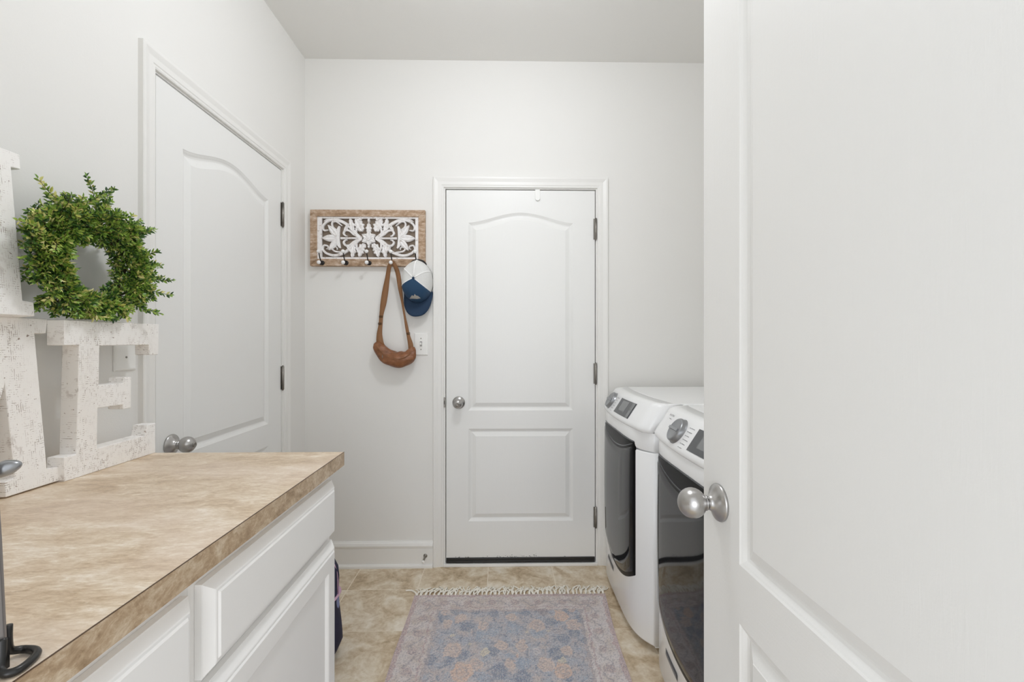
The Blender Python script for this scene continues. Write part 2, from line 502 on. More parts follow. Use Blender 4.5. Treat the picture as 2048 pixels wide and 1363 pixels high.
def knob(parent, org, axis, keyed=True, R=.0265, fn=None):
    r = MB().lathe(org, axis, [(0, 0), (.0335, 0), (.0345, .003), (.033, .006), (.024, .010), (.016, .016), (.0135, .020), (.0125, .024), (0, .024)], 40)
    ro = r.build('door_knob', M['nickel'], parent)
    pr = [(0, .022), (.0115, .022), (.0115, .026), (.0145, .0265), (.0145, .029)]
    for k in range(1, 15):
        a = pi * k / 15; pr.append((R * sin(a) * (1 if a > .5 else 1), .052 - R * cos(a) * .93))
    pr = [p for p in pr if not (p[1] > .029 and p[0] < .0145 and p[1] < .04)]
    pr.append((0, .0765))
    MB().lathe(org, axis, pr, 40).build('knob_ball', M['nickel'], ro)
    if keyed:
        MB().lathe(Vector(org) + Vector(axis) * .0757, axis, [(0, 0), (.0085, 0), (.0085, .002), (.006, .0025), (.005, .0015), (0, .0015)], 20).build('key_button', M['hinge'], ro)
def hinge(parent, f, u, z0, z1, side):
    m = MB()
    x, y, z = f(u, z0, .006)
    m.lathe((x, y, z0), (0, 0, 1), [(0, -.006), (.003, -.005), (.004, 0), (.0062, 0), (.0062, z1 - z0), (.004, z1 - z0), (.003, z1 - z0 + .004), (0, z1 - z0 + .005)], 14)
    for k in (1, 2, 3, 4):
        zz = z0 + (z1 - z0) * k / 5
        m.lathe((x, y, zz), (0, 0, 1), [(0, 0), (.0066, 0), (.0066, .0012), (0, .0012)], 14)
    p = [f(u + side * .012, z0, .0003), f(u, z0, .0003), f(u, z1, .0003), f(u + side * .012, z1, .0003)]
    q = [f(u + side * .012, z0, .0018), f(u, z0, .0018), f(u, z1, .0018), f(u + side * .012, z1, .0018)]
    m.add(p + q, [(4, 5, 6, 7), (0, 1, 5, 4), (1, 2, 6, 5), (2, 3, 7, 6), (3, 0, 4, 7)])
    m.build('hinge', M['hinge'], parent)

HZ = [(1.788, 1.902), (.995, 1.107), (.206, .318)]
# door_1: closed door in the left wall
b = MB(); f1 = lambda u, z, n: (XL - .0005 + n, D1A + .005 + u, z)
slab(b, D1B - D1A - .009, .012, DH - .005, .034, f1)
d1 = st(b.build('door_1', M['door']))
knob(d1, (XL - .0005, 1.507, .893), (1, 0, 0))
for z0, z1 in HZ: hinge(d1, fL, D1B + .001, z0, z1, -1)
# door_2: closed door in the back wall
b = MB(); f2 = lambda u, z, n: (D2A + .005 + u, YB + .002 - n, z)
slab(b, D2B - D2A - .010, .044, DH - .006, .04, f2)
d2 = st(b.build('door_2', M['door']))
knob(d2, (-.245, YB + .002, .893), (0, -1, 0))
for z0, z1 in HZ: hinge(d2, fB, D2B - .001, z0, z1, -1)
b = MB(); b.box(D2A + .005, D2B - .006, YB - .004, YB + .03, .016, .043); b.box(D2A + .006, D2B - .008, YB - .009, YB - .003, .022, .030)
b.build('door_sweep', M['rubber'], d2, bevel=.002)
# paint chips along the foot of the back door
b = MB(); rr = random.Random(3)
for cx, n_, s_ in ((-.25, 3, .004), (-.2, 4, .004), (-.03, 6, .006), (.02, 9, .010), (.06, 8, .008), (.11, 6, .010), (.16, 9, .012), (.19, 4, .010), (.33, 2, .003), (-.1, 2, .003)):
    for k in range(n_):
        x = cx + rr.uniform(-.022, .022); z = .045 + abs(rr.gauss(0, s_)) * .7; r_ = rr.uniform(.001, .0028)
        pts = [(x + r_ * cos(2 * pi * j / 6) * rr.uniform(.7, 1.5), z + r_ * sin(2 * pi * j / 6) * rr.uniform(.5, 1.0)) for j in range(6)]
        pts = [(p, max(q, .0443)) for p, q in pts]
        b.add([(p, YB + .0012, q) for p, q in pts], [tuple(range(6))])
b.build('paint_chip', M['dark'], d2, recalc=False)
st(MB().box(D2A - .008, D2B + .008, YB - .018, YB + .06, 0, .0155).build('trim_3', M['trim'], bevel=.003))

# door_3: open door on the right, hinged beside the camera
ex, ey = .3995, .905
dv = Vector((-.020, 1.0, 0)).normalized(); nv = Vector((-1, -.020, 0)).normalized()
W3 = .822
def f3(u, z, n):
    p = Vector((ex, ey, 0)) - dv * u + nv * n
    return (p.x, p.y, z)
b = MB(); slab(b, W3, .012, 2.045, .035, f3, .132, .12, both=True)
d3 = st(b.build('door_3', M['door']))
knob(d3, f3(.064, .931, 0), tuple(nv), keyed=False, R=.0275)
knob(d3, f3(.064, .931, -.035), tuple(-nv), keyed=True)
m = MB(); p = [f3(-.0006, z, n) for z, n in ((.90, -.006), (.90, -.029), (.96, -.029), (.96, -.006))]
m.add(p, [(0, 1, 2, 3)]); m.build('latch_plate', M['hinge'], d3)
for z0, z1 in ((1.75, 1.86), (.98, 1.09), (.2, .31)):
    m = MB(); x, y, _ = f3(W3 + .006, 0, .004)
    m.lathe((x, y, z0), (0, 0, 1), [(0, -.004), (.0062, 0), (.0062, z1 - z0), (0, z1 - z0 + .004)], 14); m.build('hinge', M['hinge'], d3)
# doorway in the front wall: jamb and casing
b = MB(); b.box(-.46, -.445, YF - .12, YF, 0, 2.08); b.box(.440, .455, YF - .12, YF, 0, 2.08); b.box(-.445, .440, YF - .12, YF, 2.065, 2.08)
b.box(-.50, -.446, YF, YF + .015, 0, 2.08)
b.box(-.50, .455, YF, YF + .015, 2.068, 2.12)
st(b.build('trim_4', M['trim']))

# ------------------------------------------------------------------ door stop, over-door hook, switch, wall plate
t = thing('door_stop', (-.425, YB - .0135, .063), 'small rigid door stop with a white tip sticking out of the back baseboard', 'door stop')
MB().lathe((-.425, YB - .0135, .063), (0, -1, 0), [(0, 0), (.011, 0), (.010, .003), (.005, .005), (0, .005)], 18).build('base_plate', M['hinge'], t)
b = MB(); pts = []
for k in range(121):
    a = k / 120 * 2 * pi * 12; pts.append((-.425 + .0042 * cos(a), YB - .0185 - .058 * k / 120, .063 + .0042 * sin(a)))
b.tube(pts, .0011, 6); b.build('spring', M['hinge'], t)
MB().lathe((-.425, YB - .076, .063), (0, -1, 0), [(0, 0), (.006, 0), (.0068, .004), (.0062, .010), (0, .011)], 16).build('tip', M['plastic'], t)

t = thing('over_door_hook', (.187, YB, 2.00), 'narrow white plastic hook hung over the top of the back door', 'hook')
b = MB(); b.box(.174, .200, YB - .0035, YB + .0005, 2.010, DH - .002)
pts = [(.187 + .013 * cos(pi + pi * k / 12), 2.012 + .013 * sin(pi + pi * k / 12)) for k in range(13)]
b.prism(pts, lambda u, v: (u, YB - .0075, v), lambda u, v: (u, YB, v))
b.box(.174, .200, YB - .0075, YB - .003, 2.011, 2.024)
b.build('hanger_strip', M['plastic'], t, bevel=.001)
b = MB(); b.box(.179, .195, YB - .0035, YB - .0034 + .038, DH - .0035, DH - .0015); b.build('top_bend', M['plastic'], t)

def plate(name, center, nrm, w_, h_, label, cat, toggle):
    cx, cy, cz = center
    if nrm == 'y': f = lambda u, v, n: (cx + u, cy - n, cz + v)
    else: f = lambda u, v, n: (cx + n, cy + u, cz + v)
    t = thing(name, center, label, cat)
    L = []
    for d, n in ((0, 0), (0, .003), (.0025, .0055), (.006, .0065)):
        L.append([(-w_ / 2 + d, -h_ / 2 + d, n), (w_ / 2 - d, -h_ / 2 + d, n), (w_ / 2 - d, h_ / 2 - d, n), (-w_ / 2 + d, h_ / 2 - d, n)])
    MB().loops(L, f).build('cover_plate', M['plastic'], t, recalc=True)
    ax = (0, -1, 0) if nrm == 'y' else (1, 0, 0)
    for s in (-1, 1):
        MB().lathe(f(0, s * .030 if toggle else s * .021, .0065), ax, [(0, 0), (.0032, 0), (.0028, .0012), (0, .0014)], 12).build('screw', M['hinge'], t)
    if toggle:
        b = MB(); b.box(*sorted((f(-.0055, 0, 0)[0], f(.0055, 0, 0)[0])), cy - .0072, cy - .006, cz - .0125, cz + .0125)
        b.build('toggle_slot', M['dark'], t)
        b = MB(); pr = [(0, -.011), (.016, -.004), (.017, .002), (.012, .004), (0, .010)]
        b.prism([(n, v) for n, v in pr], lambda n, v: (cx - .0045, cy - .006 - n, cz + v), lambda n, v: (cx + .0045, cy - .006 - n, cz + v))
        b.build('toggle', M['plastic'], t, bevel=.001)
    return t
plate('light_switch', (-.450, YB - .0005, 1.214), 'y', .074, .122, 'white toggle light switch on the back wall below the blue cap', 'light switch', True)
plate('wall_plate', (XL + .0005, 1.322, 1.205), 'x', .074, .118, 'blank white cover plate on the left wall behind the lower right letter', 'wall plate', False)

# ------------------------------------------------------------------ counter and cabinets
CZ = .914
b = MB(); b.box(XL, -.4555, YF + .02, 1.314, CZ - .038, CZ)
ct = tag(b.build('countertop', M['laminate'], bevel=.0012), 'beige travertine-look laminate countertop running along the left wall', 'countertop')
m = NT('shaded_laminate', rough=.4)  # same laminate as the top, colour darkened for the shading on the front
a_ = m.noise(16, m.coord((1, 1.3, 2)), 6, .7, .8); b_ = m.noise(80, m.coord((1, 1, 1.6)), 5, .7, .6)
m.base(m.ramp(m.math('ADD', m.math('MULTIPLY', a_, .6), m.math('MULTIPLY', b_, .4)), [(.36, srgb(146, 122, 94)), (.5, srgb(180, 156, 127)), (.64, srgb(212, 196, 172))]))
MB().box(-.4555, -.4543, YF + .02, 1.3145, CZ - .038, CZ - .0008).build('front_edge', m.m, ct)
MB().box(-.4557, -.4541, YF + .02, 1.3147, CZ - .0006, CZ + .0002).build('edge_seam', M['lam_edge'], ct)

FX = -.491   # face frame plane
def panel_front(mb, y0, y1, z0, z1, x, T=.028, recess=None):
    """x = front plane; nested loops"""
    L = []
    prof = [(0, -T), (0, -.0165), (.002, -.0155), (.0145, -.004), (.0165, -.003), (.0205, -.003), (.0235, 0)]
    if recess: prof += [(recess, 0), (recess + .003, -.002), (recess + .0075, -.0085), (recess + .010, -.0085)]
    for d, n in prof:
        L.append([(y0 + d, z0 + d, n), (y1 - d, z0 + d, n), (y1 - d, z1 - d, n), (y0 + d, z1 - d, n)])
    mb.loops(L, lambda u, v, n: (x + n, u, v))
    mb.add([(x - T, y0, z0), (x - T, y1, z0), (x - T, y1, z1), (x - T, y0, z1)], [(0, 3, 2, 1)])
def cabinet(y0, y1, label):
    t = thing('base_cabinet', (FX - .3, (y0 + y1) / 2, 0), label, 'cabinet')
    z1 = CZ - .0385
    b = MB()
    b.box(XL + .002, FX - .019, y0, y0 + .016, .0, z1); b.box(XL + .002, FX - .019, y1 - .016, y1, .0, z1)
    b.box(XL + .002, FX - .019, y0 + .016, y1 - .016, .09, .106); b.box(XL + .002, XL + .008, y0 + .016, y1 - .016, .106, z1)
    b.build('carcass', M['cab'], t)
    b = MB()
    b.box(FX - .019, FX, y0, y0 + .035, .09, z1); b.box(FX - .019, FX, y1 - .035, y1, .09, z1)
    b.box(FX - .019, FX, y0 + .035, y1 - .035, z1 - .045, z1); b.box(FX - .019, FX, y0 + .035, y1 - .035, .665, .70); b.box(FX - .019, FX, y0 + .035, y1 - .035, .09, .13)
    b.build('face_frame', M['cab'], t)
    MB().box(FX - .075, FX - .06, y0 + .016, y1 - .016, 0, .09).build('toe_kick', M['cab'], t)
    b = MB(); panel_front(b, y0 + .015, y1 - .015, .692, .843, FX + .0285); b.build('drawer_front', M['cab'], t)
    b = MB(); panel_front(b, y0 + .015, y1 - .015, .112, .677, FX + .0285, recess=.062); b.build('cabinet_door', M['cab'], t)
cabinet(.720, 1.300, 'white painted base cabinet at the far end of the counter')
cabinet(.140, .7195, 'white painted base cabinet under the near end of the counter')

# ------------------------------------------------------------------ letters
def letter(name, pts, x_bot, zb, lean, T, label, y0):
    t_ = None
    ca, sa = cos(lean), sin(lean)
    def f(n):
        return lambda u, v: (x_bot - sa * v - ca * n, u, zb + ca * v - sa * n + 0.0)
    b = MB(); b.prism(pts, f(0), f(T))
    # keep the lowest edge on the surface it stands on
    mz = min(v[2] for v in b.v); b.v = [(x, y, z - mz + zb) for x, y, z in b.v]
    o = b.build(name, M['whitewash'], None, bevel=.0022)
    # move origin to the base
    org = Vector((x_bot - T / 2, y0, zb))
    for v in o.data.vertices: v.co -= org
    o.location = org
    return tag(o, label, 'letter')
E_ = [(1.045, 0), (1.315, 0), (1.315, .084), (1.284, .084), (1.277, .056), (1.128, .056), (1.130, .153), (1.204, .151), (1.204, .139), (1.229, .139), (1.230, .221),
      (1.206, .221), (1.205, .207), (1.133, .208), (1.135, .304), (1.242, .305), (1.291, .305), (1.291, .277), (1.3255, .277), (1.3275, .364), (1.045, .364), (1.045, .306), (1.081, .306), (1.074, .055), (1.045, .055)]
letter('decorative_letter', E_, -.985, CZ, 0.0, .040, 'whitewashed wooden letter E, with the green wreath on top of it', 1.18)
w_, r_ = .375, 1.047
Mh = [(0, .364), (.006, .331), (.031, .331), (.027, .034), (0, .031), (0, 0), (.112, 0), (.112, .031), (.093, .034), (.098, .224)]   # offsets from the right end, top to centre
right = [(r_ - a, z) for a, z in Mh]
# V notch at the top centre and the point of the V at the bottom
cx_ = r_ - w_ / 2
right_top = [(cx_, .215), (r_ - .10, .364)]
left = [(2 * cx_ - y, z) for y, z in right[::-1]]
left_top = [(2 * cx_ - (r_ - .10), .364)]
Mp = [right_top[0], right_top[1]] + right + [(cx_ + .018, .03), (cx_ - .018, .03)] + left + left_top
letter('decorative_letter', Mp, -.996, CZ, .075, .040, 'whitewashed wooden letter M standing on the counter, left of the letter E', .86)
hr, hw = .988, .34
Hh = [(hr - .0, 0), (hr, .030), (hr - .022, .032), (hr - .022, .308), (hr - .003, .310), (hr - .003, .342), (hr - .125, .342), (hr - .125, .310), (hr - .10, .308), (hr - .10, .205)]
hc = hr - hw / 2
Hb = [(hr - .10, .140), (hr - .10, .032), (hr - .125, .030), (hr - .125, 0)]
Hp = [Hb[3]] + Hh + [(2 * hc - y, z) for y, z in Hh[::-1]] + [(2 * hc - y, z) for y, z in Hb[::-1]] + Hb[:3]
letter('decorative_letter', Hp, -.992, 1.2795, .085, .036, 'whitewashed wooden letter H stacked on top of the letter M, cut by the left edge', .82)

# ------------------------------------------------------------------ wreath
WC = Vector((-.998, 1.122, 1.413))
t = thing('wreath', (WC.x, WC.y, 1.278), 'round faux boxwood wreath leaning on the wall on top of the letter E', 'wreath')
RR, RZ = .113, .094
b = MB()
for q in range(3):
    pts = [(WC.x + .008 * cos(9 * a + q * 2), WC.y + (RR + .008 * sin(9 * a + q * 2)) * cos(a), WC.z + (RZ + .008 * sin(9 * a + q * 2)) * sin(a)) for a in [2 * pi * k / 72 for k in range(73)]]
    b.tube(pts, .0035, 6, cap=False)
b.build('twig_ring', M['twig'], t)
LM = [M['leaf_d'], M['leaf_m'], M['leaf_y'], M['twig']]
rw = random.Random(11)
fol = MB(); yel = MB()
def leaf(mb, p, d, up, L, Wd):
    d = d.normalized(); s_ = d.cross(up)
    if s_.length < 1e-3: s_ = d.orthogonal()
    s_.normalize(); n_ = s_.cross(d)
    q = [p, p + d * L * .38 + s_ * Wd * .5 + n_ * L * .08, p + d * L * .72 + s_ * Wd * .36 + n_ * L * .05, p + d * L - n_ * L * .08,
         p + d * L * .72 - s_ * Wd * .36 + n_ * L * .05, p + d * L * .38 - s_ * Wd * .5 + n_ * L * .08, p + d * L * .5 - n_ * L * .02]
    dx_ = max(0, XL + .004 - min(v.x for v in q)); dz_ = 0
    if min(v.y for v in q) < .998: dx_ = max(dx_, -.981 + rw.uniform(0, .006) - min(v.x for v in q))
    elif min(v.z for v in q) < 1.281 and min(v.x for v in q) < -.982: dz_ = 1.281 - min(v.z for v in q)
    for v in q: v.x += dx_; v.z += dz_
    mb.add(q, [(0, 1, 2, 6), (6, 2, 3), (6, 3, 4), (0, 6, 4, 5)])
def sprig(a, phi, L, lean, yellow=False, dark=.5):
    rad = Vector((0, cos(a), sin(a))); tan_ = Vector((0, -sin(a), cos(a))); fr = Vector((1, 0, 0))
    nrm = rad * cos(phi) + fr * sin(phi)
    p = Vector(WC) + Vector((0, cos(a) * RR, sin(a) * RZ)) + nrm * .012
    d = (nrm * 1.0 + tan_ * lean + Vector((rw.gauss(0, .2), rw.gauss(0, .2), rw.gauss(0, .2) - .05))).normalized()
    mb = yel if yellow else fol
    n = int(L / .0042); path = [p.copy()]
    for k in range(n):
        d = (d + Vector((rw.gauss(0, .09), rw.gauss(0, .09), rw.gauss(0, .09)))).normalized()
        p = p + d * .0042
        if p.x < XL + .01: p.x = XL + .01
        if p.y < 1.0 and p.x < -.976: p.x = -.976
        if p.z < 1.288: p.z = 1.288
        path.append(p.copy())
        if k < n * .15: continue
        side = d.orthogonal().normalized(); side.rotate(Matrix.Rotation(k * 1.35 + rw.uniform(-.4, .4), 3, d))
        for s_ in (1, -1):
            ld = (d * .75 + side * s_ * 1.0 + Vector((.25, 0, 0)))
            mb.cur = 3 if False else (rw.choices((0, 1, 2), (dark, 1 - dark, .16))[0] if not yellow else rw.choices((1, 2), (.35, .65))[0])
            leaf(mb, p, ld, side.cross(d) + Vector((.3, 0, .3)), rw.uniform(.0105, .0170) * (1 if k < n * .8 else .8), rw.uniform(.0040, .0068))
    mb.cur = 1; leaf(mb, p, d, Vector((1, 0, 0)), .011, .005)
    mb.cur = 3; mb.tube(path[::2], .0008, 4, cap=False)
for k in range(900):
    a = rw.uniform(0, 2 * pi); phi = rw.uniform(-1.6, 3.6) if k % 3 else rw.uniform(.6, 2.6)
    if rw.random() < .12: a = rw.uniform(2.1, 3.5)
    L = rw.uniform(.025, .05)
    if cos(phi) > .3 and abs(phi) < 1.1: L = rw.uniform(.032, .064)
    if cos(phi) < -.3: L *= .72
    if sin(a) < -.6: L *= .72
    sprig(a, phi, L, rw.uniform(-.2, .75), dark=.62 if sin(phi) < .3 else .42)
for a, ph, L in ((1.85, .5, .10), (1.45, .3, .115), (1.40, .1, .10), (.75, .3, .10), (.55, .2, .09), (.05, .3, .10), (-.05, .2, .10), (-.3, .4, .09), (-.6, .4, .085), (-.75, .5, .09), (2.6, .3, .09), (.95, .3, .08), (2.2, .4, .085), (1.15, .4, .08), (.2, .5, .085)):
    sprig(a, ph, L, rw.uniform(0, .4), dark=.5)
for a, ph, L in ((2.75, .7, .09), (2.95, .9, .085), (2.85, .5, .09), (3.05, .8, .07), (2.5, .6, .07), (3.2, 1.5, .05), (3.6, 1.3, .05), (3.8, 1.2, .05), (1.9, .9, .07), (1.3, 1.3, .045), (4.9, 1.0, .05), (5.2, 1.0, .05), (4.5, .9, .05), (2.15, 1.0, .07), (.9, 1.2, .05), (2.0, .2, .10)):
    yel = MB(); sprig(a, ph, L, rw.uniform(0, .4), yellow=True)
    yel.build('pale_sprig', LM, t, recalc=False)['label'] = 'yellow green sprig'
fol.build('foliage', LM, t, recalc=False)

# ------------------------------------------------------------------ coat rack on the back wall
# measurements taken off the photo, as metres on the back wall: u along the wall, z up
def wz(px, py, d=0.0):
    """photo measure (px) -> (x, z) at distance d in front of the back wall"""
    k = tan(atan((px - 1024) / F) + YAW); Y = YB - d; X = Y * k
    return X, 1.23 - (py - 681.5) * (Y * cos(YAW) + X * sin(YAW)) / F
t = thing('coat_rack', (-.73, YB, 1.635), 'carved white openwork coat rack in a worn wooden frame on the back wall', 'coat rack')
x0, x1, z0, z1 = -1.041, -.424, 1.634, 1.937; fw = .036
yb, yf = YB - .001, YB - .030
b = MB()
R0 = [(x0, z0), (x1, z0), (x1, z1), (x0, z1)]; R1 = [(x0 + fw, z0 + fw + .002), (x1 - fw, z0 + fw + .002), (x1 - fw, z1 - fw), (x0 + fw, z1 - fw)]
for i in range(4):
    j = (i + 1) % 4
    q = [R0[i], R0[j], R1[j], R1[i]]
    b.add([(x, yf, z) for x, z in q] + [(x, yb, z) for x, z in q], [(0, 1, 2, 3), (7, 6, 5, 4), (0, 4, 5, 1), (1, 5, 6, 2), (2, 6, 7, 3), (3, 7, 4, 0)])
b.build('frame', M['rackwood'], t, bevel=.002)
MB().box(x0 + fw - .004, x1 - fw + .004, YB - .006, YB - .002, z0 + fw, z1 - fw + .004).build('brown_backing', NT('brown_backing', srgb(130, 116, 102), .9).m, t)  # brown sheet behind the carving, gives the gaps their darker tone
# carving: local units are the measured drawing (0..2048 wide); mirrored about its centre
SC = .000322; CU, CV = 1010, 580; cxw, czw = (x0 + x1) / 2 + .003, (z0 + z1) / 2 + .001
def cm(u, v): return (cxw + (u - CU) * SC, czw - (v - CV) * SC)
cv = MB(); ybk = YB - .010; yfr = YB - .022
def catmull(pts, n=5):
    out = []
    P = [pts[0]] + list(pts) + [pts[-1]]
    for i in range(1, len(P) - 2):
        for k in range(n):
            t_ = k / n
            out.append(tuple(.5 * ((2 * P[i][c]) + (-P[i - 1][c] + P[i + 1][c]) * t_ + (2 * P[i - 1][c] - 5 * P[i][c] + 4 * P[i + 1][c] - P[i + 2][c]) * t_ * t_ + (-P[i - 1][c] + 3 * P[i][c] - 3 * P[i + 1][c] + P[i + 2][c]) * t_ ** 3) for c in range(len(pts[0]))))
    out.append(tuple(pts[-1])); return out
def ribbon(pts, mir=True):
    """pts (u,v,width)"""
    for s in ((1, -1) if mir else (1,)):
        P = [((CU - (CU - u) * s), v, w) for u, v, w in catmull(pts)]
        rings = []
        for i, (u, v, w) in enumerate(P):
            a, c = P[max(i - 1, 0)], P[min(i + 1, len(P) - 1)]
            dx, dy = c[0] - a[0], c[1] - a[1]; l = sqrt(dx * dx + dy * dy) or 1
            nx, ny = -dy / l * w / 2, dx / l * w / 2
            e0 = cm(u + nx, v + ny); m0 = cm(u, v); e1 = cm(u - nx, v - ny)
            h = yfr - min(w, 60) * SC * .12
            rings.append([(e0[0], ybk, e0[1]), (e0[0], yfr + .002, e0[1]), (m0[0] * .5 + e0[0] * .5, h, m0[1] * .5 + e0[1] * .5), (m0[0], h + .002, m0[1]), (m0[0] * .5 + e1[0] * .5, h, m0[1] * .5 + e1[1] * .5), (e1[0], yfr + .002, e1[1]), (e1[0], ybk, e1[1])])
        cv.rings(rings, True, True)
def leafc(u, v, ang, L, W, lobes=0, mir=True):
    W *= .82
    for s in ((1, -1) if mir else (1,)):
        n = 16; left = []; right = []
        a = radians(ang)
        for k in range(n + 1):
            q = k / n; hw_ = W / 2 * (sin(pi * min(q * 1.0, 1)) ** .75) * (1.15 - .45 * q)
            if lobes: hw_ *= 1 + .22 * cos(2 * pi * lobes * q + pi)
            left.append((q * L, hw_)); right.append((q * L, -hw_))
        def tr(x, y):
            X = u + x * cos(a) - y * sin(a); Y = v - (x * sin(a) + y * cos(a))
            return cm(CU - (CU - X) * s, Y)
        rings = []
        for (x, y), (x2, y2) in zip(left, right):
            c = tr(x, 0); l_ = tr(x, y); r2 = tr(x2, y2); ml = tr(x, y * .5); mr = tr(x, y2 * .5)
            rings.append([(l_[0], ybk, l_[1]), (l_[0], yfr + .001, l_[1]), (ml[0], yfr - .005, ml[1]), (c[0], yfr - .001, c[1]), (mr[0], yfr - .005, mr[1]), (r2[0], yfr + .001, r2[1]), (r2[0], ybk, r2[1])])
        cv.rings(rings, True, True)
def bar(u0, u1, v0, v1):
    a = cm(u0, v1); c = cm(u1, v0); cv.box(a[0], c[0], yfr, ybk, a[1], c[1])
ix0, ix1 = 118, 1902
bar(ix0, ix1, 205, 252); bar(ix0, ix1, 903, 950); bar(ix0, 228, 252, 903); bar(1792, ix1, 252, 903)
ribbon([(890, 580, 40), (790, 500, 46), (700, 400, 50), (590, 318, 50), (450, 270, 46), (320, 300, 40), (245, 380, 34), (262, 450, 28), (330, 445, 18)])
ribbon([(600, 330, 20), (450, 285, 26), (330, 268, 26), (262, 300, 12)])
ribbon([(470, 440, 20), (405, 390, 26), (400, 320, 28), (455, 300, 26), (520, 340, 22), (560, 375, 16)])
ribbon([(890, 590, 40), (790, 660, 44), (700, 750, 48), (590, 830, 46), (440, 872, 42), (310, 840, 38), (240, 770, 34), (262, 705, 30), (325, 715, 24), (328, 758, 16), (300, 760, 12)])
ribbon([(560, 820, 22), (440, 800, 26), (395, 750, 26), (430, 720, 24), (480, 745, 18), (480, 775, 14)])
ribbon([(860, 575, 30), (760, 520, 32), (690, 460, 34), (620, 450, 34), (590, 500, 32), (620, 540, 24), (650, 545, 14)])
ribbon([(860, 590, 30), (760, 640, 32), (690, 700, 34), (620, 700, 34), (590, 650, 32), (620, 615, 24), (650, 610, 14)])
ribbon([(900, 582, 40), (760, 582, 28), (640, 582, 30), (540, 582, 36)])
ribbon([(520, 380, 30), (500, 450, 56), (490, 580, 64), (505, 690, 56), (535, 750, 20)])
leafc(480, 582, 180, 255, 150); leafc(490, 565, 128, 260, 130); leafc(490, 600, 232, 235, 130)
leafc(740, 470, 100, 230, 120, 3); leafc(905, 470, 118, 250, 190, 4); leafc(760, 700, 262, 215, 120, 3)
leafc(960, 680, 218, 170, 130, 3); leafc(900, 690, 256, 215, 150, 4); leafc(600, 470, 62, 150, 70, 0)
leafc(640, 690, 300, 150, 60, 0); leafc(850, 290, 60, 90, 70, 2)
ribbon([(850, 330, 20), (805, 430, 30), (800, 520, 34), (850, 582, 40), (805, 660, 34), (812, 760, 28), (850, 850, 18)])
for k in range(6):
    leafc(1010, 582, 90 + k * 60, 128, 118, 0, mir=False)
leafc(1010, 500, 90, 180, 120, 3, mir=False); leafc(1010, 690, 270, 60, 50, 0, mir=False); leafc(1010, 330, 90, 100, 50, 0, mir=False)
c0 = cm(1010, 582); cv.sm = True
cv.lathe((c0[0], yfr - .004, c0[1]), (0, -1, 0), [(0, 0), (.014, 0), (.013, .004), (.009, .004), (.007, .003), (.004, .006), (0, .006)], 20)
for v in (310, 370, 430, 490, 560, 640, 720):   # beads of the left border
    pass
cv.build('carved_panel', M['chalk'], t)
for i, px in enumerate((644.7, 692.5, 738.6, 786, 834)):
    X, Z = wz(px, 528, .03)
    Z = 1.650
    m = MB(); m.lathe((X, yf, Z), (0, -1, 0), [(0, 0), (.0125, 0), (.0125, .002), (.006, .005), (0, .006)], 20)
    m.tube(catmull([(X, yf - .002, Z - .004), (X, yf - .016, Z - .012), (X, yf - .032, Z - .012), (X, yf - .042, Z - .006)]), .0032, 8)
    m.tube(catmull([(X, yf - .002, Z + .002), (X, yf - .018, Z + .006), (X, yf - .034, Z + .022), (X, yf - .046, Z + .046)]), .0030, 8)
    h = m.build('hook', M['iron'], t)
    for (yy, zz, rr_) in ((yf - .046, Z - .004, .0105), (yf - .049, Z + .054, .0100)):
        q = MB(); q.lathe((X, yy + .004, zz - .003), (0, -.8, .3), [(rr_ * sin(pi * k / 12), rr_ * (1 - cos(pi * k / 12)) - .004) for k in range(13)], 18)
        q.build('hook_ball', M['ceramic'], h)

# ------------------------------------------------------------------ sling bag
t = thing('sling_bag', (-.60, YB - .05, 1.10), 'brown leather sling bag hanging by its strap from the coat rack', 'bag')
path = [(750, 686, 4, .012), (754, 690, 10, .022), (762, 700, 13, .032), (774, 712, 15.5, .040), (788, 718, 16, .043), (801, 719, 16, .043), (812, 716, 15, .040), (820, 710, 13, .032), (824, 701, 9, .022), (825, 693, 4, .010)]
DB = .052
P = catmull(path, 6); rings = []; n = 28
for i, (px, py, hw_, hd) in enumerate(P):
    X, Z = wz(px, py, DB)
    a, c = P[max(i - 1, 0)], P[min(i + 1, len(P) - 1)]
    ax, az = wz(a[0], a[1], DB); bx, bz = wz(c[0], c[1], DB)
    d = Vector((bx - ax, 0, bz - az)).normalized(); nn = Vector((-d.z, 0, d.x))
    r = []
    for k in range(n):
        th = 2 * pi * k / n
        e = 1 + .09 * sin(3 * th + i * .22) * sin(i * .25) + .10 * mn.noise(Vector((i * .13, cos(th) * 1.8, sin(th) * 1.8)))
        p = Vector((X, YB - DB, Z)) + nn * cos(th) * hw_ * .00262 * e + Vector((0, -1, 0)) * sin(th) * hd * e
        p.y = min(p.y, YB - .003)
        r.append(p)
    rings.append(r)
m = MB(); m.sm = True; m.rings(rings); m.build('bag_body', M['leather'], t)
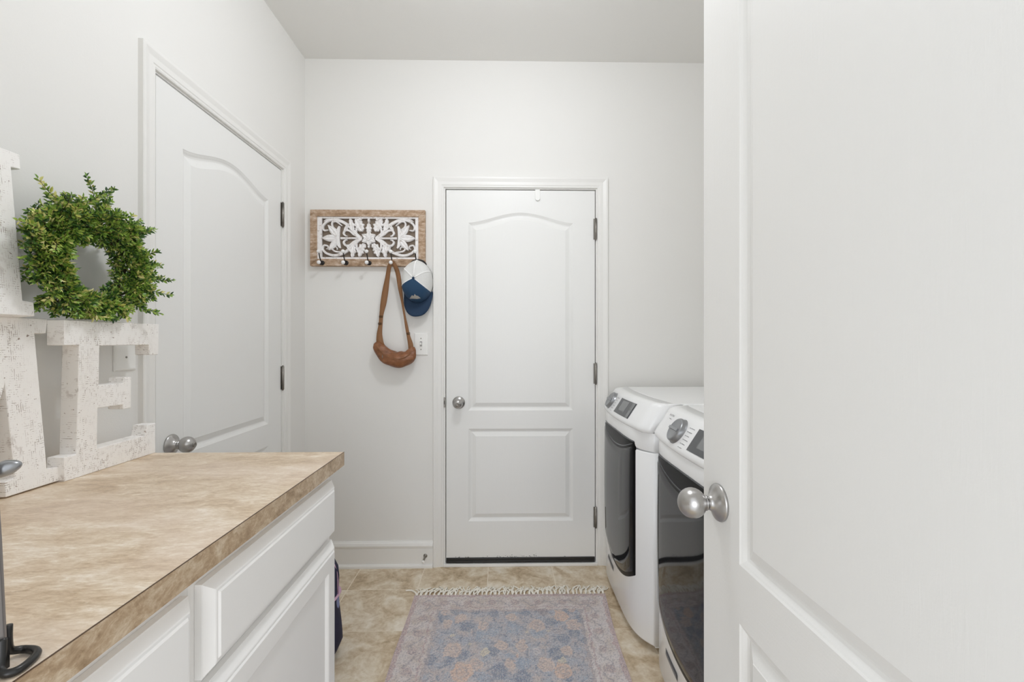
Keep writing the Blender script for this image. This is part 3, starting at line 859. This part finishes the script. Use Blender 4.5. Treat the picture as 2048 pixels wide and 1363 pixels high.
# zip line and flap seams
zp = []
for i, (px, py, hw_, hd) in enumerate(P[6:-8]):
    X, Z = wz(px, py - hw_ * .15, DB); zp.append((X, YB - DB - hd * 1.0 - .001, Z))
MB().tube(zp, .0016, 6).build('zip', M['strap'], t)
X, Z = wz(765, 712, .09); q = MB(); q.tube([(X, YB - .094, Z + .006), (X + .002, YB - .097, Z - .010)], .002, 6); q.build('zip_pull', M['hinge'], t)
def strapr(pts, name):
    m = MB(); rings = []
    Pp = catmull(pts, 5)
    for i, (px, py, w_, dep) in enumerate(Pp):
        X, Z = wz(px, py, dep); a, c = Pp[max(i - 1, 0)], Pp[min(i + 1, len(Pp) - 1)]
        ax, az = wz(a[0], a[1], dep); bx, bz = wz(c[0], c[1], dep)
        d = Vector((bx - ax, 0, bz - az)).normalized(); nn = Vector((-d.z, 0, d.x)) * w_ * .00262 * .5
        p = Vector((X, YB - dep, Z)); up = Vector((0, -.0022, 0)); k_ = Vector((0, -.004 * sin(i * .5), 0))
        rings.append([p + nn - up, p + nn + up, p - up * .2, p - nn + up, p - nn - up, p - up])
    m.sm = True; m.rings(rings); return m.build(name, M['strap'], t)
strapr([(786, 522, 6, .078), (779, 531, 8, .07), (775, 555, 9, .05), (771, 580, 12, .045), (767, 605, 12, .045), (763, 628, 8, .045), (761, 650, 8, .045), (759, 668, 11, .05), (760, 684, 14, .055), (764, 692, 12, .055)], 'strap')
strapr([(784, 522, 6, .080), (790, 531, 8, .07), (796, 548, 9, .05), (800, 575, 8, .045), (804, 600, 5, .045), (809, 630, 4, .045), (813, 652, 6, .045), (817, 672, 7, .05), (821, 688, 10, .055), (822, 700, 10, .055)], 'strap')
for px, py in ((762, 634), (760, 648), (817, 668)):
    X, Z = wz(px, py, .048); q = MB(); sw = .009
    q.tube([(X + a_, YB - .05, Z + c_) for a_, c_ in ((-sw, 0), (-sw, .007), (sw, .007), (sw, 0), (-sw, 0))], .0017, 6)
    q.build('buckle', M['brass'], t)

# ------------------------------------------------------------------ cap
t = thing('baseball_cap', (-.468, YB, 1.55), 'trucker cap with navy front and brim and white mesh back, hung on the last hook', 'cap')
cx, cz, A_, B_, HD = -.4625, 1.549, .0785, .111, .122
apx, apz = -.468, 1.556
tw = radians(-6)
def dome(phi, r, off=0.0):
    """phi angle round the crown (0 = right, 90 = up), r 0 at the button .. 1 at the sweatband"""
    th = r * pi / 2
    a = phi + tw
    ux, uz = cos(a), sin(a)
    sq = 1.0
    rad = sin(th) ** .86
    h = HD * (max(0, cos(th)) ** .48)
    x = cx + (apx - cx) * cos(th) + (A_ + off) * ux * rad
    z = cz + (apz - cz) * cos(th) + (B_ + off) * uz * rad
    return Vector((x, YB - .004 - h - off, z))
def sector(p0, p1, mat, name, off=0, r0=.02, r1=1.0, dent=0.0):
    m = MB(); m.sm = True; nr, na = 14, 14; vs = []
    for i in range(nr + 1):
        for j in range(na + 1):
            r = r0 + (r1 - r0) * i / nr; ph = radians(p0 + (p1 - p0) * j / na)
            vs.append(dome(ph, r, off - dent * sin(pi * i / nr) * sin(pi * j / na)))
    m.add(vs, [(i * (na + 1) + j, i * (na + 1) + j + 1, (i + 1) * (na + 1) + j + 1, (i + 1) * (na + 1) + j) for i in range(nr) for j in range(na)])
    o = m.build(name, mat, t, recalc=False)
    so = o.modifiers.new('thick', 'SOLIDIFY'); so.thickness = .0015; so.offset = -1
    return o
sector(32, 92, M['mesh'], 'mesh_panel', dent=.006); sector(92, 150, M['mesh'], 'mesh_panel', dent=.006)
sector(-24, 32, M['mesh'], 'mesh_panel', dent=.002); sector(150, 204, M['mesh'], 'mesh_panel', dent=.002)
fr = sector(204, 336, M['navy'], 'front_panel', off=.0022); fr['label'] = 'navy front panel'
for ph in (92, 32, 150, -22, 202):
    m = MB(); m.tube([dome(radians(ph), .03 + .96 * k / 12, .0016) for k in range(13)], [.0035 if ph > 0 and ph < 180 else .0030] * 13, 6, flat=.45, up=(0, -1, 0)); m.build('seam_tape', M['band'], t)
m = MB(); m.lathe(dome(0, 0.0, 0) + Vector((0, .002, 0)), (0, -1, 0), [(0, 0), (.0075, 0), (.0078, .003), (.005, .0065), (0, .008)], 18); m.build('button', M['navy2'], t)
# brim
m = MB(); m.sm = True; vs = []; ns, nt = 24, 8
for j in range(nt + 1):
    q = j / nt
    for i in range(ns + 1):
        s_ = -1 + 2 * i / ns; ang = radians(270 + s_ * 74) + tw
        bx = cx + A_ * cos(ang); bz = cz + B_ * sin(ang)
        ss = sin(s_ * pi / 2)
        ox = cx + .079 * ss; oz = 1.361 + .120 * (1 - max(0, 1 - abs(ss) ** 2.5) ** .5) - .010 * s_ * -1
        x = bx * (1 - q) + ox * q; z = bz * (1 - q) + oz * q
        y = YB - .014 - .030 * (1 - s_ * s_) - .012 * q * (1 - s_ * s_)
        vs.append((x, y, z))
m.add(vs, [(j * (ns + 1) + i, j * (ns + 1) + i + 1, (j + 1) * (ns + 1) + i + 1, (j + 1) * (ns + 1) + i) for j in range(nt) for i in range(ns)])
o = m.build('brim', M['navy2'], t); so = o.modifiers.new('thick', 'SOLIDIFY'); so.thickness = .003
# snap strap and the shaded inside of its opening, painted as one black half-disc
m = MB(); pts = [(.046 * cos(pi * k / 16), .031 * sin(pi * k / 16)) for k in range(17)]
m.prism(pts, lambda u, v: (cx + .003 + u, YB - .036 - .010 * (1 - (u / .046) ** 2), 1.6385 + v), lambda u, v: (cx + .003 + u, YB - .0325, 1.6385 + v)); m.build('dark_strap_opening', M['iron'], t)
# stitched mountain mark
def fr_pt(x, z):
    best = None
    for i in range(60):
        for j in range(40):
            p = dome(radians(230 + 80 * i / 59), .3 + .68 * j / 39, .004); d_ = (p.x - x) ** 2 + (p.z - z) ** 2
            if best is None or d_ < best[0]: best = (d_, p.y)
    return best[1]
m = MB(); pk = [(-.030, -.010), (-.020, -.002), (-.012, .006), (-.004, .001), (.002, .012), (.010, .004), (.018, .003), (.030, -.008), (.012, -.012), (-.010, -.011)]
c_ = (-.4655, 1.463)
yv = [fr_pt(c_[0] + u, c_[1] + v) for u, v in pk]
ym = min(yv)
n_ = len(pk)
m.add([(c_[0] + u, y - .0028, c_[1] + v) for (u, v), y in zip(pk, yv)] + [(c_[0], fr_pt(*c_) - .0042, c_[1])], [(i, (i + 1) % n_, n_) for i in range(n_)])
m.build('stitched_mark', M['patch'], t)

# ------------------------------------------------------------------ washer and dryer
def machine(name, yc, dx, label, knob_t, disp_t, washer):
    t = thing(name, (1.0 + dx, yc, 0), label, name)
    XF = lambda s: .523 + dx + .008 * (s / .345) ** 2 + .060 * abs(s / .345) ** 6
    H2 = .3425
    # cabinet body
    m = MB(); m.box(.596 + dx, 1.385, yc - H2 + .002, yc + H2 - .002, .022, .868); m.box(.630 + dx, 1.385, yc - H2 + .002, yc + H2 - .002, .868, .948); m.build('body', M['body_grey'], t, bevel=.003)
    # feet
    for fx in (.66 + dx, 1.33):
        for s in (-1, 1):
            MB().lathe((fx, yc + s * .28, 0), (0, 0, 1), [(0, 0), (.02, 0), (.02, .012), (.008, .014), (.008, .026), (0, .026)], 14).build('foot', M['rubber'], t)
    # top
    m = MB(); m.box(.650 + dx, 1.39, yc - H2, yc + H2, .951, .982); m.build('top', M['enamel'], t, bevel=.010, seg=3)
    # lower front
    N = 44; ts = [-H2 + .0 + (2 * H2) * i / N for i in range(N + 1)]
    def frontpanel(z0_, z1_, inset, nm):
        m = MB(); m.sm = True; rings = []
        prof = [(.050, z0_ + .0), (.010, z0_), (.003, z0_ + .003), (0, z0_ + .010), (0, (z0_ + z1_) / 2), (0, z1_ - .004), (.003, z1_ - .001), (.010, z1_), (.050, z1_)]
        for s in ts:
            x = XF(s) + inset
            rings.append([(min(x + a, .62 + dx), yc + s, z) for a, z in prof])
        m.rings(rings, False, True); return m.build(nm, M['enamel'], t)
    frontpanel(.030, .788, 0, 'front_panel'); frontpanel(.7905, .872, 0, 'upper_panel')
    # console
    m = MB(); m.sm = True; rings = []
    NC = 40
    for i in range(NC + 1):
        s = -.335 + .67 * i / NC
        s = -H2 + 2 * H2 * i / NC
        e = min(1, max(0, (abs(s) - .298) / (H2 - .298))); k = sqrt(max(0, 1 - e * e))
        xc = .515 + dx + .020 * (s / .3) ** 2
        xl = xc + .034 * (1 - k)
        prof = [(.045, .862), (.014, .866), (.004, .871), (0, .878), (.001, .887), (.006, .896), (.052, .966), (.060, .975), (.072, .981), (.13, .9835), (.13, .90)]
        rr_ = []
        for a, z in prof:
            aa = min(a, .13)
            zz = z - .004 * (1 - k) if z > .9 else z
            rr_.append((xl + aa, yc + s * (1.0 - .0 * k), zz))
        rings.append(rr_)
    m.rings(rings, True, True); m.build('console', M['enamel'], t)
    def face(s, q, off=0):
        """s along the machine (+ = far), q 0..1 up the slanted face"""
        xc = .515 + dx + .020 * (s / .3) ** 2
        nl = Vector((-.070, 0, .046)).normalized()
        p = Vector((xc + .006 + .046 * q, yc + s, .896 + .070 * q)) + nl * off
        return p
    nl = Vector((-.070, 0, .046)).normalized()
    # programme dial
    c = face(knob_t, .48, -.001)
    k_ = MB().lathe(c, nl, [(0, 0), (.0455, 0), (.0455, .002), (.0425, .003), (.0415, .016), (.0395, .019), (.036, .0205), (.034, .0195), (0, .0195)], 44).build('dial', M['silver'], t)
    sd = Vector((0, 1, 0)); ud = nl.cross(sd)
    if ud.z < 0: ud = -ud
    q = MB(); g0 = c + nl * .0195
    q.add([g0 + sd * a + ud * bb + nl * h for h in (0, .006) for a, bb in ((-.034, -.005), (.034, -.005), (.034, .005), (-.034, .005))],
          [(4, 5, 6, 7), (0, 1, 5, 4), (1, 2, 6, 5), (2, 3, 7, 6), (3, 0, 4, 7)]); q.build('dial_grip', M['silver'], k_, bevel=.0015)
    # display
    d0, d1 = disp_t
    def patch(s0, s1, q0, q1, mat, nm, off, par):
        n = 8; vs = []
        for o_ in (off, off - .0012):
            for (qq) in (q0, q1):
                for i in range(n + 1): vs.append(face(s0 + (s1 - s0) * i / n, qq, o_))
        k = n + 1; fs = [(i, i + 1, k + i + 1, k + i) for i in range(n)]
        fs += [(i, i + 1, 2 * k + i + 1, 2 * k + i) for i in range(n)] + [(k + i, k + i + 1, 3 * k + i + 1, 3 * k + i) for i in range(n)]
        fs += [(0, k, 3 * k, 2 * k), (n, k + n, 3 * k + n, 2 * k + n)]
        return MB().add(vs, fs).build(nm, mat, par)
    dp = patch(d0, d1, .02, .92, M['panel_grey'], 'display_panel', .0015, t)
    w_ = d1 - d0
    patch(d1 - w_ * .62, d1 - w_ * .22, .24, .84, M['panel_lite'], 'screen', .0022, dp)
    for q0, q1 in ((.04, .46), (.50, .90)):
        patch(d0 + w_ * .03, d0 + w_ * .16, q0, q1, M['panel_lite'], 'button', .0035, dp)
    # printed marks around the dial, each its own small print
    def mark(a0, a1, q0, h):
        vs = [face(knob_t + a, q_, o_) for o_ in (.0004, .0008) for a, q_ in ((a0, q0), (a1, q0), (a1, q0 + h), (a0, q0 + h))]
        MB().add(vs, [(0, 1, 2, 3), (4, 5, 6, 7), (0, 1, 5, 4), (1, 2, 6, 5), (2, 3, 7, 6), (3, 0, 4, 7)]).build('printed_mark', M['ink'], t)
    for kk in range(6):
        q0 = -.05 + kk * .17
        for (a0, a1) in ((-.058, -.066), (-.070, -.088 - .004 * ((kk * 7) % 3))):
            if knob_t + a1 > d1 + .003: mark(a0, a1, q0, .026)
    for a0, q0, l_ in ((.056, .25, .012), (.060, .55, .009), (.050, .85, .010), (.050, .02, .009)):
        mark(a0, a0 + l_, q0, .028)
    def text(body, s, qv, size, mat, nm):
        cu = bpy.data.curves.new(nm, 'FONT'); cu.body = body; cu.size = size; cu.align_x = 'CENTER'; cu.extrude = .0001
        to = bpy.data.objects.new(nm, cu); COL.objects.link(to)
        dg = bpy.context.evaluated_depsgraph_get(); me = bpy.data.meshes.new_from_object(to.evaluated_get(dg))
        bpy.data.objects.remove(to)
        return me
    if washer:
        for a0 in (-.120, -.128, -.136): mark(a0 + .265, a0 + .2595, .745, .03)
        for body, qv, sz in (('MAYTAG', .88, .011),):
            me = text(body, 0, 0, sz, None, 'brand_text'); o = bpy.data.objects.new('brand_lettering', me); COL.objects.link(o)
            o.parent = t; me.materials.clear(); me.materials.append(M['ink'])
            # glyph x -> towards the camera (-Y), glyph y -> up the face
            P0 = face(.215, qv, .003) - Vector(ORG[t.name])
            R = Matrix(((0, ud.x, nl.x), (-1, ud.y, nl.y), (0, ud.z, nl.z)))
            o.matrix_local = Matrix.Translation(P0) @ R.to_4x4()
    # glass door
    NS, NZ = 40, 26; hwid = .268
    def zb(s): return .185 + .085 * (abs(s) / hwid) ** 2.2
    def zt(s): return .826 - .004 * (s / hwid) ** 2
    def sheet(fa, fb, s0, s1, off, name, mat, par, n=NS, k=NZ, rnd=.0, bul=0.0):
        m = MB(); m.sm = True; vs = []
        for i in range(n + 1):
            s = s0 + (s1 - s0) * i / n
            a, b2 = fa(s), fb(s)
            for j in range(k + 1):
                q = j / k; z = a + (b2 - a) * q
                e = min(1, min(q, 1 - q) * (b2 - a) / .012, (min(i, n - i) / n * (s1 - s0)) / .012)
                vs.append((XF(s) - off * sqrt(max(0, min(e, 1))) + (0.0008 if e == 0 else 0) - bul * sin(pi * q), yc + s, z))
        m.add(vs, [(i * (k + 1) + j, (i + 1) * (k + 1) + j, (i + 1) * (k + 1) + j + 1, i * (k + 1) + j + 1) for i in range(n) for j in range(k)])
        return m.build(name, mat, par)
    gd = sheet(lambda s: zb(s), zt, -hwid, hwid, .004, 'door_surround', M['gloss_black'], t)
    sheet(lambda s: zb(s) + .012, lambda s: zt(s) - .012 - .055 * max(0, 1 - (s / (hwid - .012)) ** 2), -hwid + .012, hwid - .012, .0075, 'door_glass', M['glass'], gd, bul=.003)
    sheet(lambda s: zt(s) - .016 - .055 * max(0, 1 - (s / (hwid - .012)) ** 2), lambda s: zt(s) - .009 - .052 * max(0, 1 - (s / (hwid - .012)) ** 2), -hwid + .012, hwid - .012, .010, 'handle_trim', M['grey_glass'], gd, k=4)
    sheet(lambda s: zt(s) - .010, lambda s: zt(s) - .004, -hwid + .006, hwid - .006, .0085, 'top_trim', M['grey_glass'], gd, k=3)
    # badge
    bd = sheet(lambda s: .130 + .5 * s * s, lambda s: .160 + .5 * s * s, .035, .155, .0025, 'badge', M['panel_grey'], t, n=12, k=4)
    m = MB()
    for kk in range(12):
        s = .045 + .0085 * kk; h = .010
        zc_ = .142 + .5 * s * s
        m.add([(XF(s) - .0032, yc + s, zc_), (XF(s) - .0032, yc + s + .0055, zc_), (XF(s) - .0032, yc + s + .0055, zc_ + h), (XF(s) - .0032, yc + s, zc_ + h)], [(0, 1, 2, 3)])
    m.build('badge_print', M['ink'], bd, recalc=False)
machine('dryer', 2.128, 0.0, 'white front-loading dryer with smoked glass door, beside the back wall', .165, (-.185, .030), False)
machine('washer', 1.423, .037, 'white front-loading washer partly hidden behind the open door', .085, (-.25, -.035), True)

# ------------------------------------------------------------------ rug
PE = (222, 190, 172); OR = (232, 182, 150); DB_ = (62, 96, 136); MBL = (124, 152, 182); MA = (188, 174, 168); MG = (166, 146, 148); LG = (214, 208, 210); YL = (228, 216, 178); DK = (98, 98, 120)
def mixc(a, b, f): return tuple(a[i] + (b[i] - a[i]) * f for i in range(3))
rg = random.Random(5)
X0r, X1r, Y0r, Y1r = -.42, .475, .70, 2.216
def rugx(u, v):      # u 0..1 across, v 0..1 near->far
    y = Y0r + (Y1r - Y0r) * v
    xr = .46 + (.490 - .46) * max(0, (y - 1.643)) / .57 + .004 * sin(y * 9)
    xl = -.4285 + .002 * sin(y * 13)
    return xl + (xr - xl) * u, y + .003 * sin(u * 12)
# motifs in metres on the rug: x, y, radius x, radius y, colour, kind
def motifs():
    px = [(490, 380, 62, 'PE'), (370, 430, 50, 'PE'), (710, 440, 52, 'PE'), (985, 365, 46, 'PE'), (1240, 445, 76, 'PE'), (1470, 355, 70, 'OR'), (1600, 440, 66, 'PE'), (1580, 300, 26, 'OR'),
          (415, 695, 88, 'PE'), (725, 705, 46, 'YL'), (1085, 650, 66, 'PE'), (1320, 830, 78, 'PE'), (500, 905, 110, 'OR'), (1490, 890, 90, 'OR'), (975, 820, 46, 'PE'), (1530, 690, 56, 'PE'), (890, 650, 60, 'PE'), (640, 830, 70, 'PE'),
          (415, 550, 24, 'YL'), (570, 622, 18, 'YL'), (1140, 510, 18, 'YL'), (1345, 500, 18, 'YL'), (330, 320, 26, 'PE'), (1240, 700, 40, 'LG'), (1490, 785, 36, 'YL'), (1035, 750, 22, 'OR'),
          (560, 460, 70, 'DB'), (330, 380, 60, 'DB'), (430, 300, 44, 'DB'), (1370, 410, 60, 'DB'), (1650, 390, 60, 'DB'), (1290, 305, 60, 'DK'), (1540, 290, 46, 'DB'), (800, 510, 60, 'MB'), (1120, 320, 50, 'DB'), (520, 300, 36, 'DB'), (640, 310, 50, 'DB'),
          (1240, 530, 80, 'MB'), (1420, 720, 80, 'DB'), (700, 560, 80, 'MB'), (820, 330, 60, 'DB'), (1000, 480, 80, 'MB'), (1600, 520, 60, 'DB'), (520, 730, 60, 'DB'), (200, 790, 60, 'DB'), (380, 800, 60, 'DB'), (820, 700, 60, 'DB'), (980, 740, 36, 'MB'),
          (880, 900, 100, 'DB'), (1100, 820, 80, 'MB'), (1100, 950, 90, 'DB'), (1540, 950, 60, 'DB'), (700, 950, 60, 'MB'), (1500, 580, 60, 'DB'), (1700, 600, 46, 'DB'), (1120, 220, 50, 'DK'), (1350, 205, 50, 'DK'), (830, 200, 40, 'DK'), (980, 210, 36, 'YL'), (1820, 310, 36, 'DK'), (1840, 350, 30, 'DB')]
    C = dict(PE=PE, OR=OR, DB=DB_, MB=MBL, MA=MA, YL=YL, LG=LG, DK=DK); out = []
    for u, v, r_, c in px:
        sx, sy = 820 + u / 4.876, 1160 + v / 4.876
        zc = F * 1.23 / (sy - 681.5); k = tan(atan((sx - 1024) / F) + YAW); Y = zc / (cos(YAW) + k * sin(YAW))
        rx = r_ / 4.876 * zc / F; out.append((Y * k, Y, rx, rx * 1.25, C[c], c))
    # the rest of the field repeats the motifs, mirrored about the rug's middle
    mid = 1.60
    out += [(x, 2 * mid - y, a, b2, c, n) for x, y, a, b2, c, n in list(out) if y > 1.62]
    out += [(x * .9 + .03, y - .93, a, b2, c, n) for x, y, a, b2, c, n in list(out) if y > 1.62 and y < 2.0]
    return out
MO = motifs()
order = {'MB': 0, 'DB': 1, 'DK': 1}
MO.sort(key=lambda q: order.get(q[5], 2))
NU, NV = 250, 420
me = bpy.data.meshes.new('rug'); vs = []; fs = []
for j in range(NV + 1):
    for i in range(NU + 1):
        x, y = rugx(i / NU, j / NV)
        vs.append((x, y, .0042 + .0006 * mn.noise(Vector((x * 3, y * 3, 0)))))
ntop = len(vs)
k = NU + 1
fs = [(j * k + i, j * k + i + 1, (j + 1) * k + i + 1, (j + 1) * k + i) for j in range(NV) for i in range(NU)]
edge = [i for i in range(k)] + [j * k + NU for j in range(1, NV + 1)] + [NV * k + i for i in range(NU - 1, -1, -1)] + [j * k for j in range(NV - 1, 0, -1)]
for e in edge: vs.append((vs[e][0], vs[e][1], .0006))
n_ = len(edge)
fs += [(edge[(i + 1) % n_], edge[i], ntop + i, ntop + (i + 1) % n_) for i in range(n_)]
me.from_pydata(vs, [], fs)
ca = me.color_attributes.new('pattern', 'FLOAT_COLOR', 'POINT')
# bucket the motifs for speed
cols = []
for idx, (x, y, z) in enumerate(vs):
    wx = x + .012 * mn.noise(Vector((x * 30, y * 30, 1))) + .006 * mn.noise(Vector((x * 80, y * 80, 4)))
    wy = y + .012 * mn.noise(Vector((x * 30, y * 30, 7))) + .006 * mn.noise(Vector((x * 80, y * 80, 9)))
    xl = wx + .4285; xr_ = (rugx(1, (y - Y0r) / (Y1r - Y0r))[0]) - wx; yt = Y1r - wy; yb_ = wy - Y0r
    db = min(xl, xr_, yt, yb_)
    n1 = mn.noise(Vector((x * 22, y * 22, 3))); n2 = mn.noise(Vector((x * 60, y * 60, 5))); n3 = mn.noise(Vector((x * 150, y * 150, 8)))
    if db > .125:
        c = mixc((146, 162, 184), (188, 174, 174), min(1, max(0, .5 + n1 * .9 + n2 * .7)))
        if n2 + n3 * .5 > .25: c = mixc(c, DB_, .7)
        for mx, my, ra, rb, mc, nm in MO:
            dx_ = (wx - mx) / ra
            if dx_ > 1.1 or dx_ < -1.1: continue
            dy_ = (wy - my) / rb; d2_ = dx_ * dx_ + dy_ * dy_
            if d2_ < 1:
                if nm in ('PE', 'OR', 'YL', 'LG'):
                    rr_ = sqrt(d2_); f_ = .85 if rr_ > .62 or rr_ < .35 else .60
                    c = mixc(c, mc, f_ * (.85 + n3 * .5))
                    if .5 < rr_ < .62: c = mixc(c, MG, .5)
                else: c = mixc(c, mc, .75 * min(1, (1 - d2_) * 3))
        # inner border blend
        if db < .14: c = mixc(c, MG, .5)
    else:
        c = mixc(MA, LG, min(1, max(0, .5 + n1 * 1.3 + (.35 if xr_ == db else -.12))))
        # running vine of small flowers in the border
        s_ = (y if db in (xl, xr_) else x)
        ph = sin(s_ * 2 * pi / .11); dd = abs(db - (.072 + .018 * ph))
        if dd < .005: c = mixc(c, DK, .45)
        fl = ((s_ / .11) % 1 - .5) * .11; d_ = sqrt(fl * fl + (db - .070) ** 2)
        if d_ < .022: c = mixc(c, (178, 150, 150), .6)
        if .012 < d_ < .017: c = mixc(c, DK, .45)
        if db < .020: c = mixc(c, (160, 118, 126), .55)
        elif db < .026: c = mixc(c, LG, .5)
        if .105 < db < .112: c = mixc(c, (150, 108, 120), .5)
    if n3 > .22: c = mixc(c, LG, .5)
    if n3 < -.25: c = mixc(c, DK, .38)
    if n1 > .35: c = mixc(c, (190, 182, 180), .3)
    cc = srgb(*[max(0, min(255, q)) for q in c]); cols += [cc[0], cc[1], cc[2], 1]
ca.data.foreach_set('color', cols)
me.materials.append(M['rug'])
t = thing('area_rug', (.03, 1.46, 0), 'faded blue and pink floral area rug with an ivory fringe on the tile floor', 'rug')
o = bpy.data.objects.new('rug_pile', me); COL.objects.link(o); o.parent = t; o.location = (-.03, -1.46, 0)
for yy, sg in ((Y1r, 1), (Y0r, -1)):
    m = MB(); rf = random.Random(9 + sg)
    for k in range(44):
        u = (k + .5) / 44; x = rugx(u, 1 if sg > 0 else 0)[0] + rf.uniform(-.003, .003)
        for q in range(3):
            dx_ = rf.gauss(.010, .013); L = rf.uniform(.045, .078)
            x_ = x + rf.uniform(-.004, .004)
            m.tube(catmull([(x_, yy - sg * .003, .005), (x_ + dx_ * .2 + rf.gauss(0, .004), yy + sg * L * .35, .007), (x_ + dx_ * 1.0 + rf.gauss(0, .005), yy + sg * L * .7, .005), (x_ + dx_ * 1.5 + rf.gauss(0, .007), yy + sg * L, .004)], 3), [.0034] * 9 + [.0020], 5)
    if sg > 0:
        m.tube(catmull([(-.418, yy - .004, .005), (-.430, yy + .02, .007), (-.455, yy + .040, .006), (-.480, yy + .042, .004)], 4), .004, 6)
    m.build('fringe', M['fringe'], t)

# ------------------------------------------------------------------ navy floral bag behind the cabinet
t = thing('backpack', (-.80, 1.78, 0), 'navy floral fabric bag on the floor behind the end of the cabinets', 'bag')
m = MB(); m.sm = True; rings = []
for i in range(15):
    q = i / 14; z = .002 + .43 * q
    wr = .168 * (1 - .10 * q) * (sin(pi * min(.5, (q + .045) * 3.2)) if q < .13 else 1) * (sqrt(max(0.02, 1 - ((q - .72) / .29) ** 2)) if q > .72 else 1)
    dr = wr * .62
    rings.append([(-.80 + wr * abs(cos(a)) ** .7 * (1 if cos(a) > 0 else -1) + .004 * sin(q * 9), 1.78 + dr * abs(sin(a)) ** .7 * (1 if sin(a) > 0 else -1), z) for a in [2 * pi * k / 28 for k in range(28)]])
m.rings(rings); m.build('pouch', M['floral'], t)
m = MB(); m.tube([(-.80 + .157 * (abs(cos(a)) ** .7) * (1 if cos(a) > 0 else -1), 1.78 + .100 * (abs(sin(a)) ** .7) * (1 if sin(a) > 0 else -1), .245) for a in [2 * pi * k / 40 for k in range(41)]], .007, 8, flat=.35, up=(0, 0, 1), cap=False)
m.build('pink_band', M['pink'], t)
m = MB(); m.tube([(-.6425, 1.790, .25), (-.6440, 1.79, .30), (-.6480, 1.79, .33), (-.6570, 1.79, .36), (-.688, 1.79, .397)], .003, 8); m.build('piping', M['pink'], t)

# ------------------------------------------------------------------ metal stand at the left end of the counter
t = thing('metal_stand', (-.50, .46, CZ), 'grey metal stand with a looped black foot standing near the counter edge', 'stand')
m = MB()
pts = [(-.4835, .448, .938), (-.4905, .450, 1.038), (-.4985, .450, 1.16)]
m.rings([[(x + a, y + b2, z) for a, b2 in ((-.010, -.004), (.0035, -.004), (.0048, 0), (.0035, .004), (-.010, .004))] for x, y, z in pts]); m.build('pole', M['alu'], t, bevel=.001)
m = MB(); m.tube(catmull([(-.4885, .460, .950), (-.4885, .460, .934), (-.4900, .464, .923), (-.485, .471, .9190), (-.474, .471, .9182), (-.4655, .465, .9182), (-.4610, .453, .9182), (-.4605, .442, .9182), (-.4670, .437, .9186), (-.4745, .440, .921), (-.4775, .444, .93), (-.480, .447, .945)], 5), .0038, 10)
m.box(-.4945, -.4785, .4435, .4525, .9145, .943)
m.build('loop_foot', M['rubber'], t)
m = MB(); m.tube(catmull([(-0.5470, .462, 1.090), (-0.5220, .464, 1.096), (-0.5070, .467, 1.100), (-0.4950, .470, 1.104), (-0.4880, .472, 1.106)], 4), [.011] * 4 + [.011] * 4 + [.0105] * 4 + [.009, .0075, .006, .004] + [.0015], 12, flat=.75); m.build('arm', M['silver'], t)
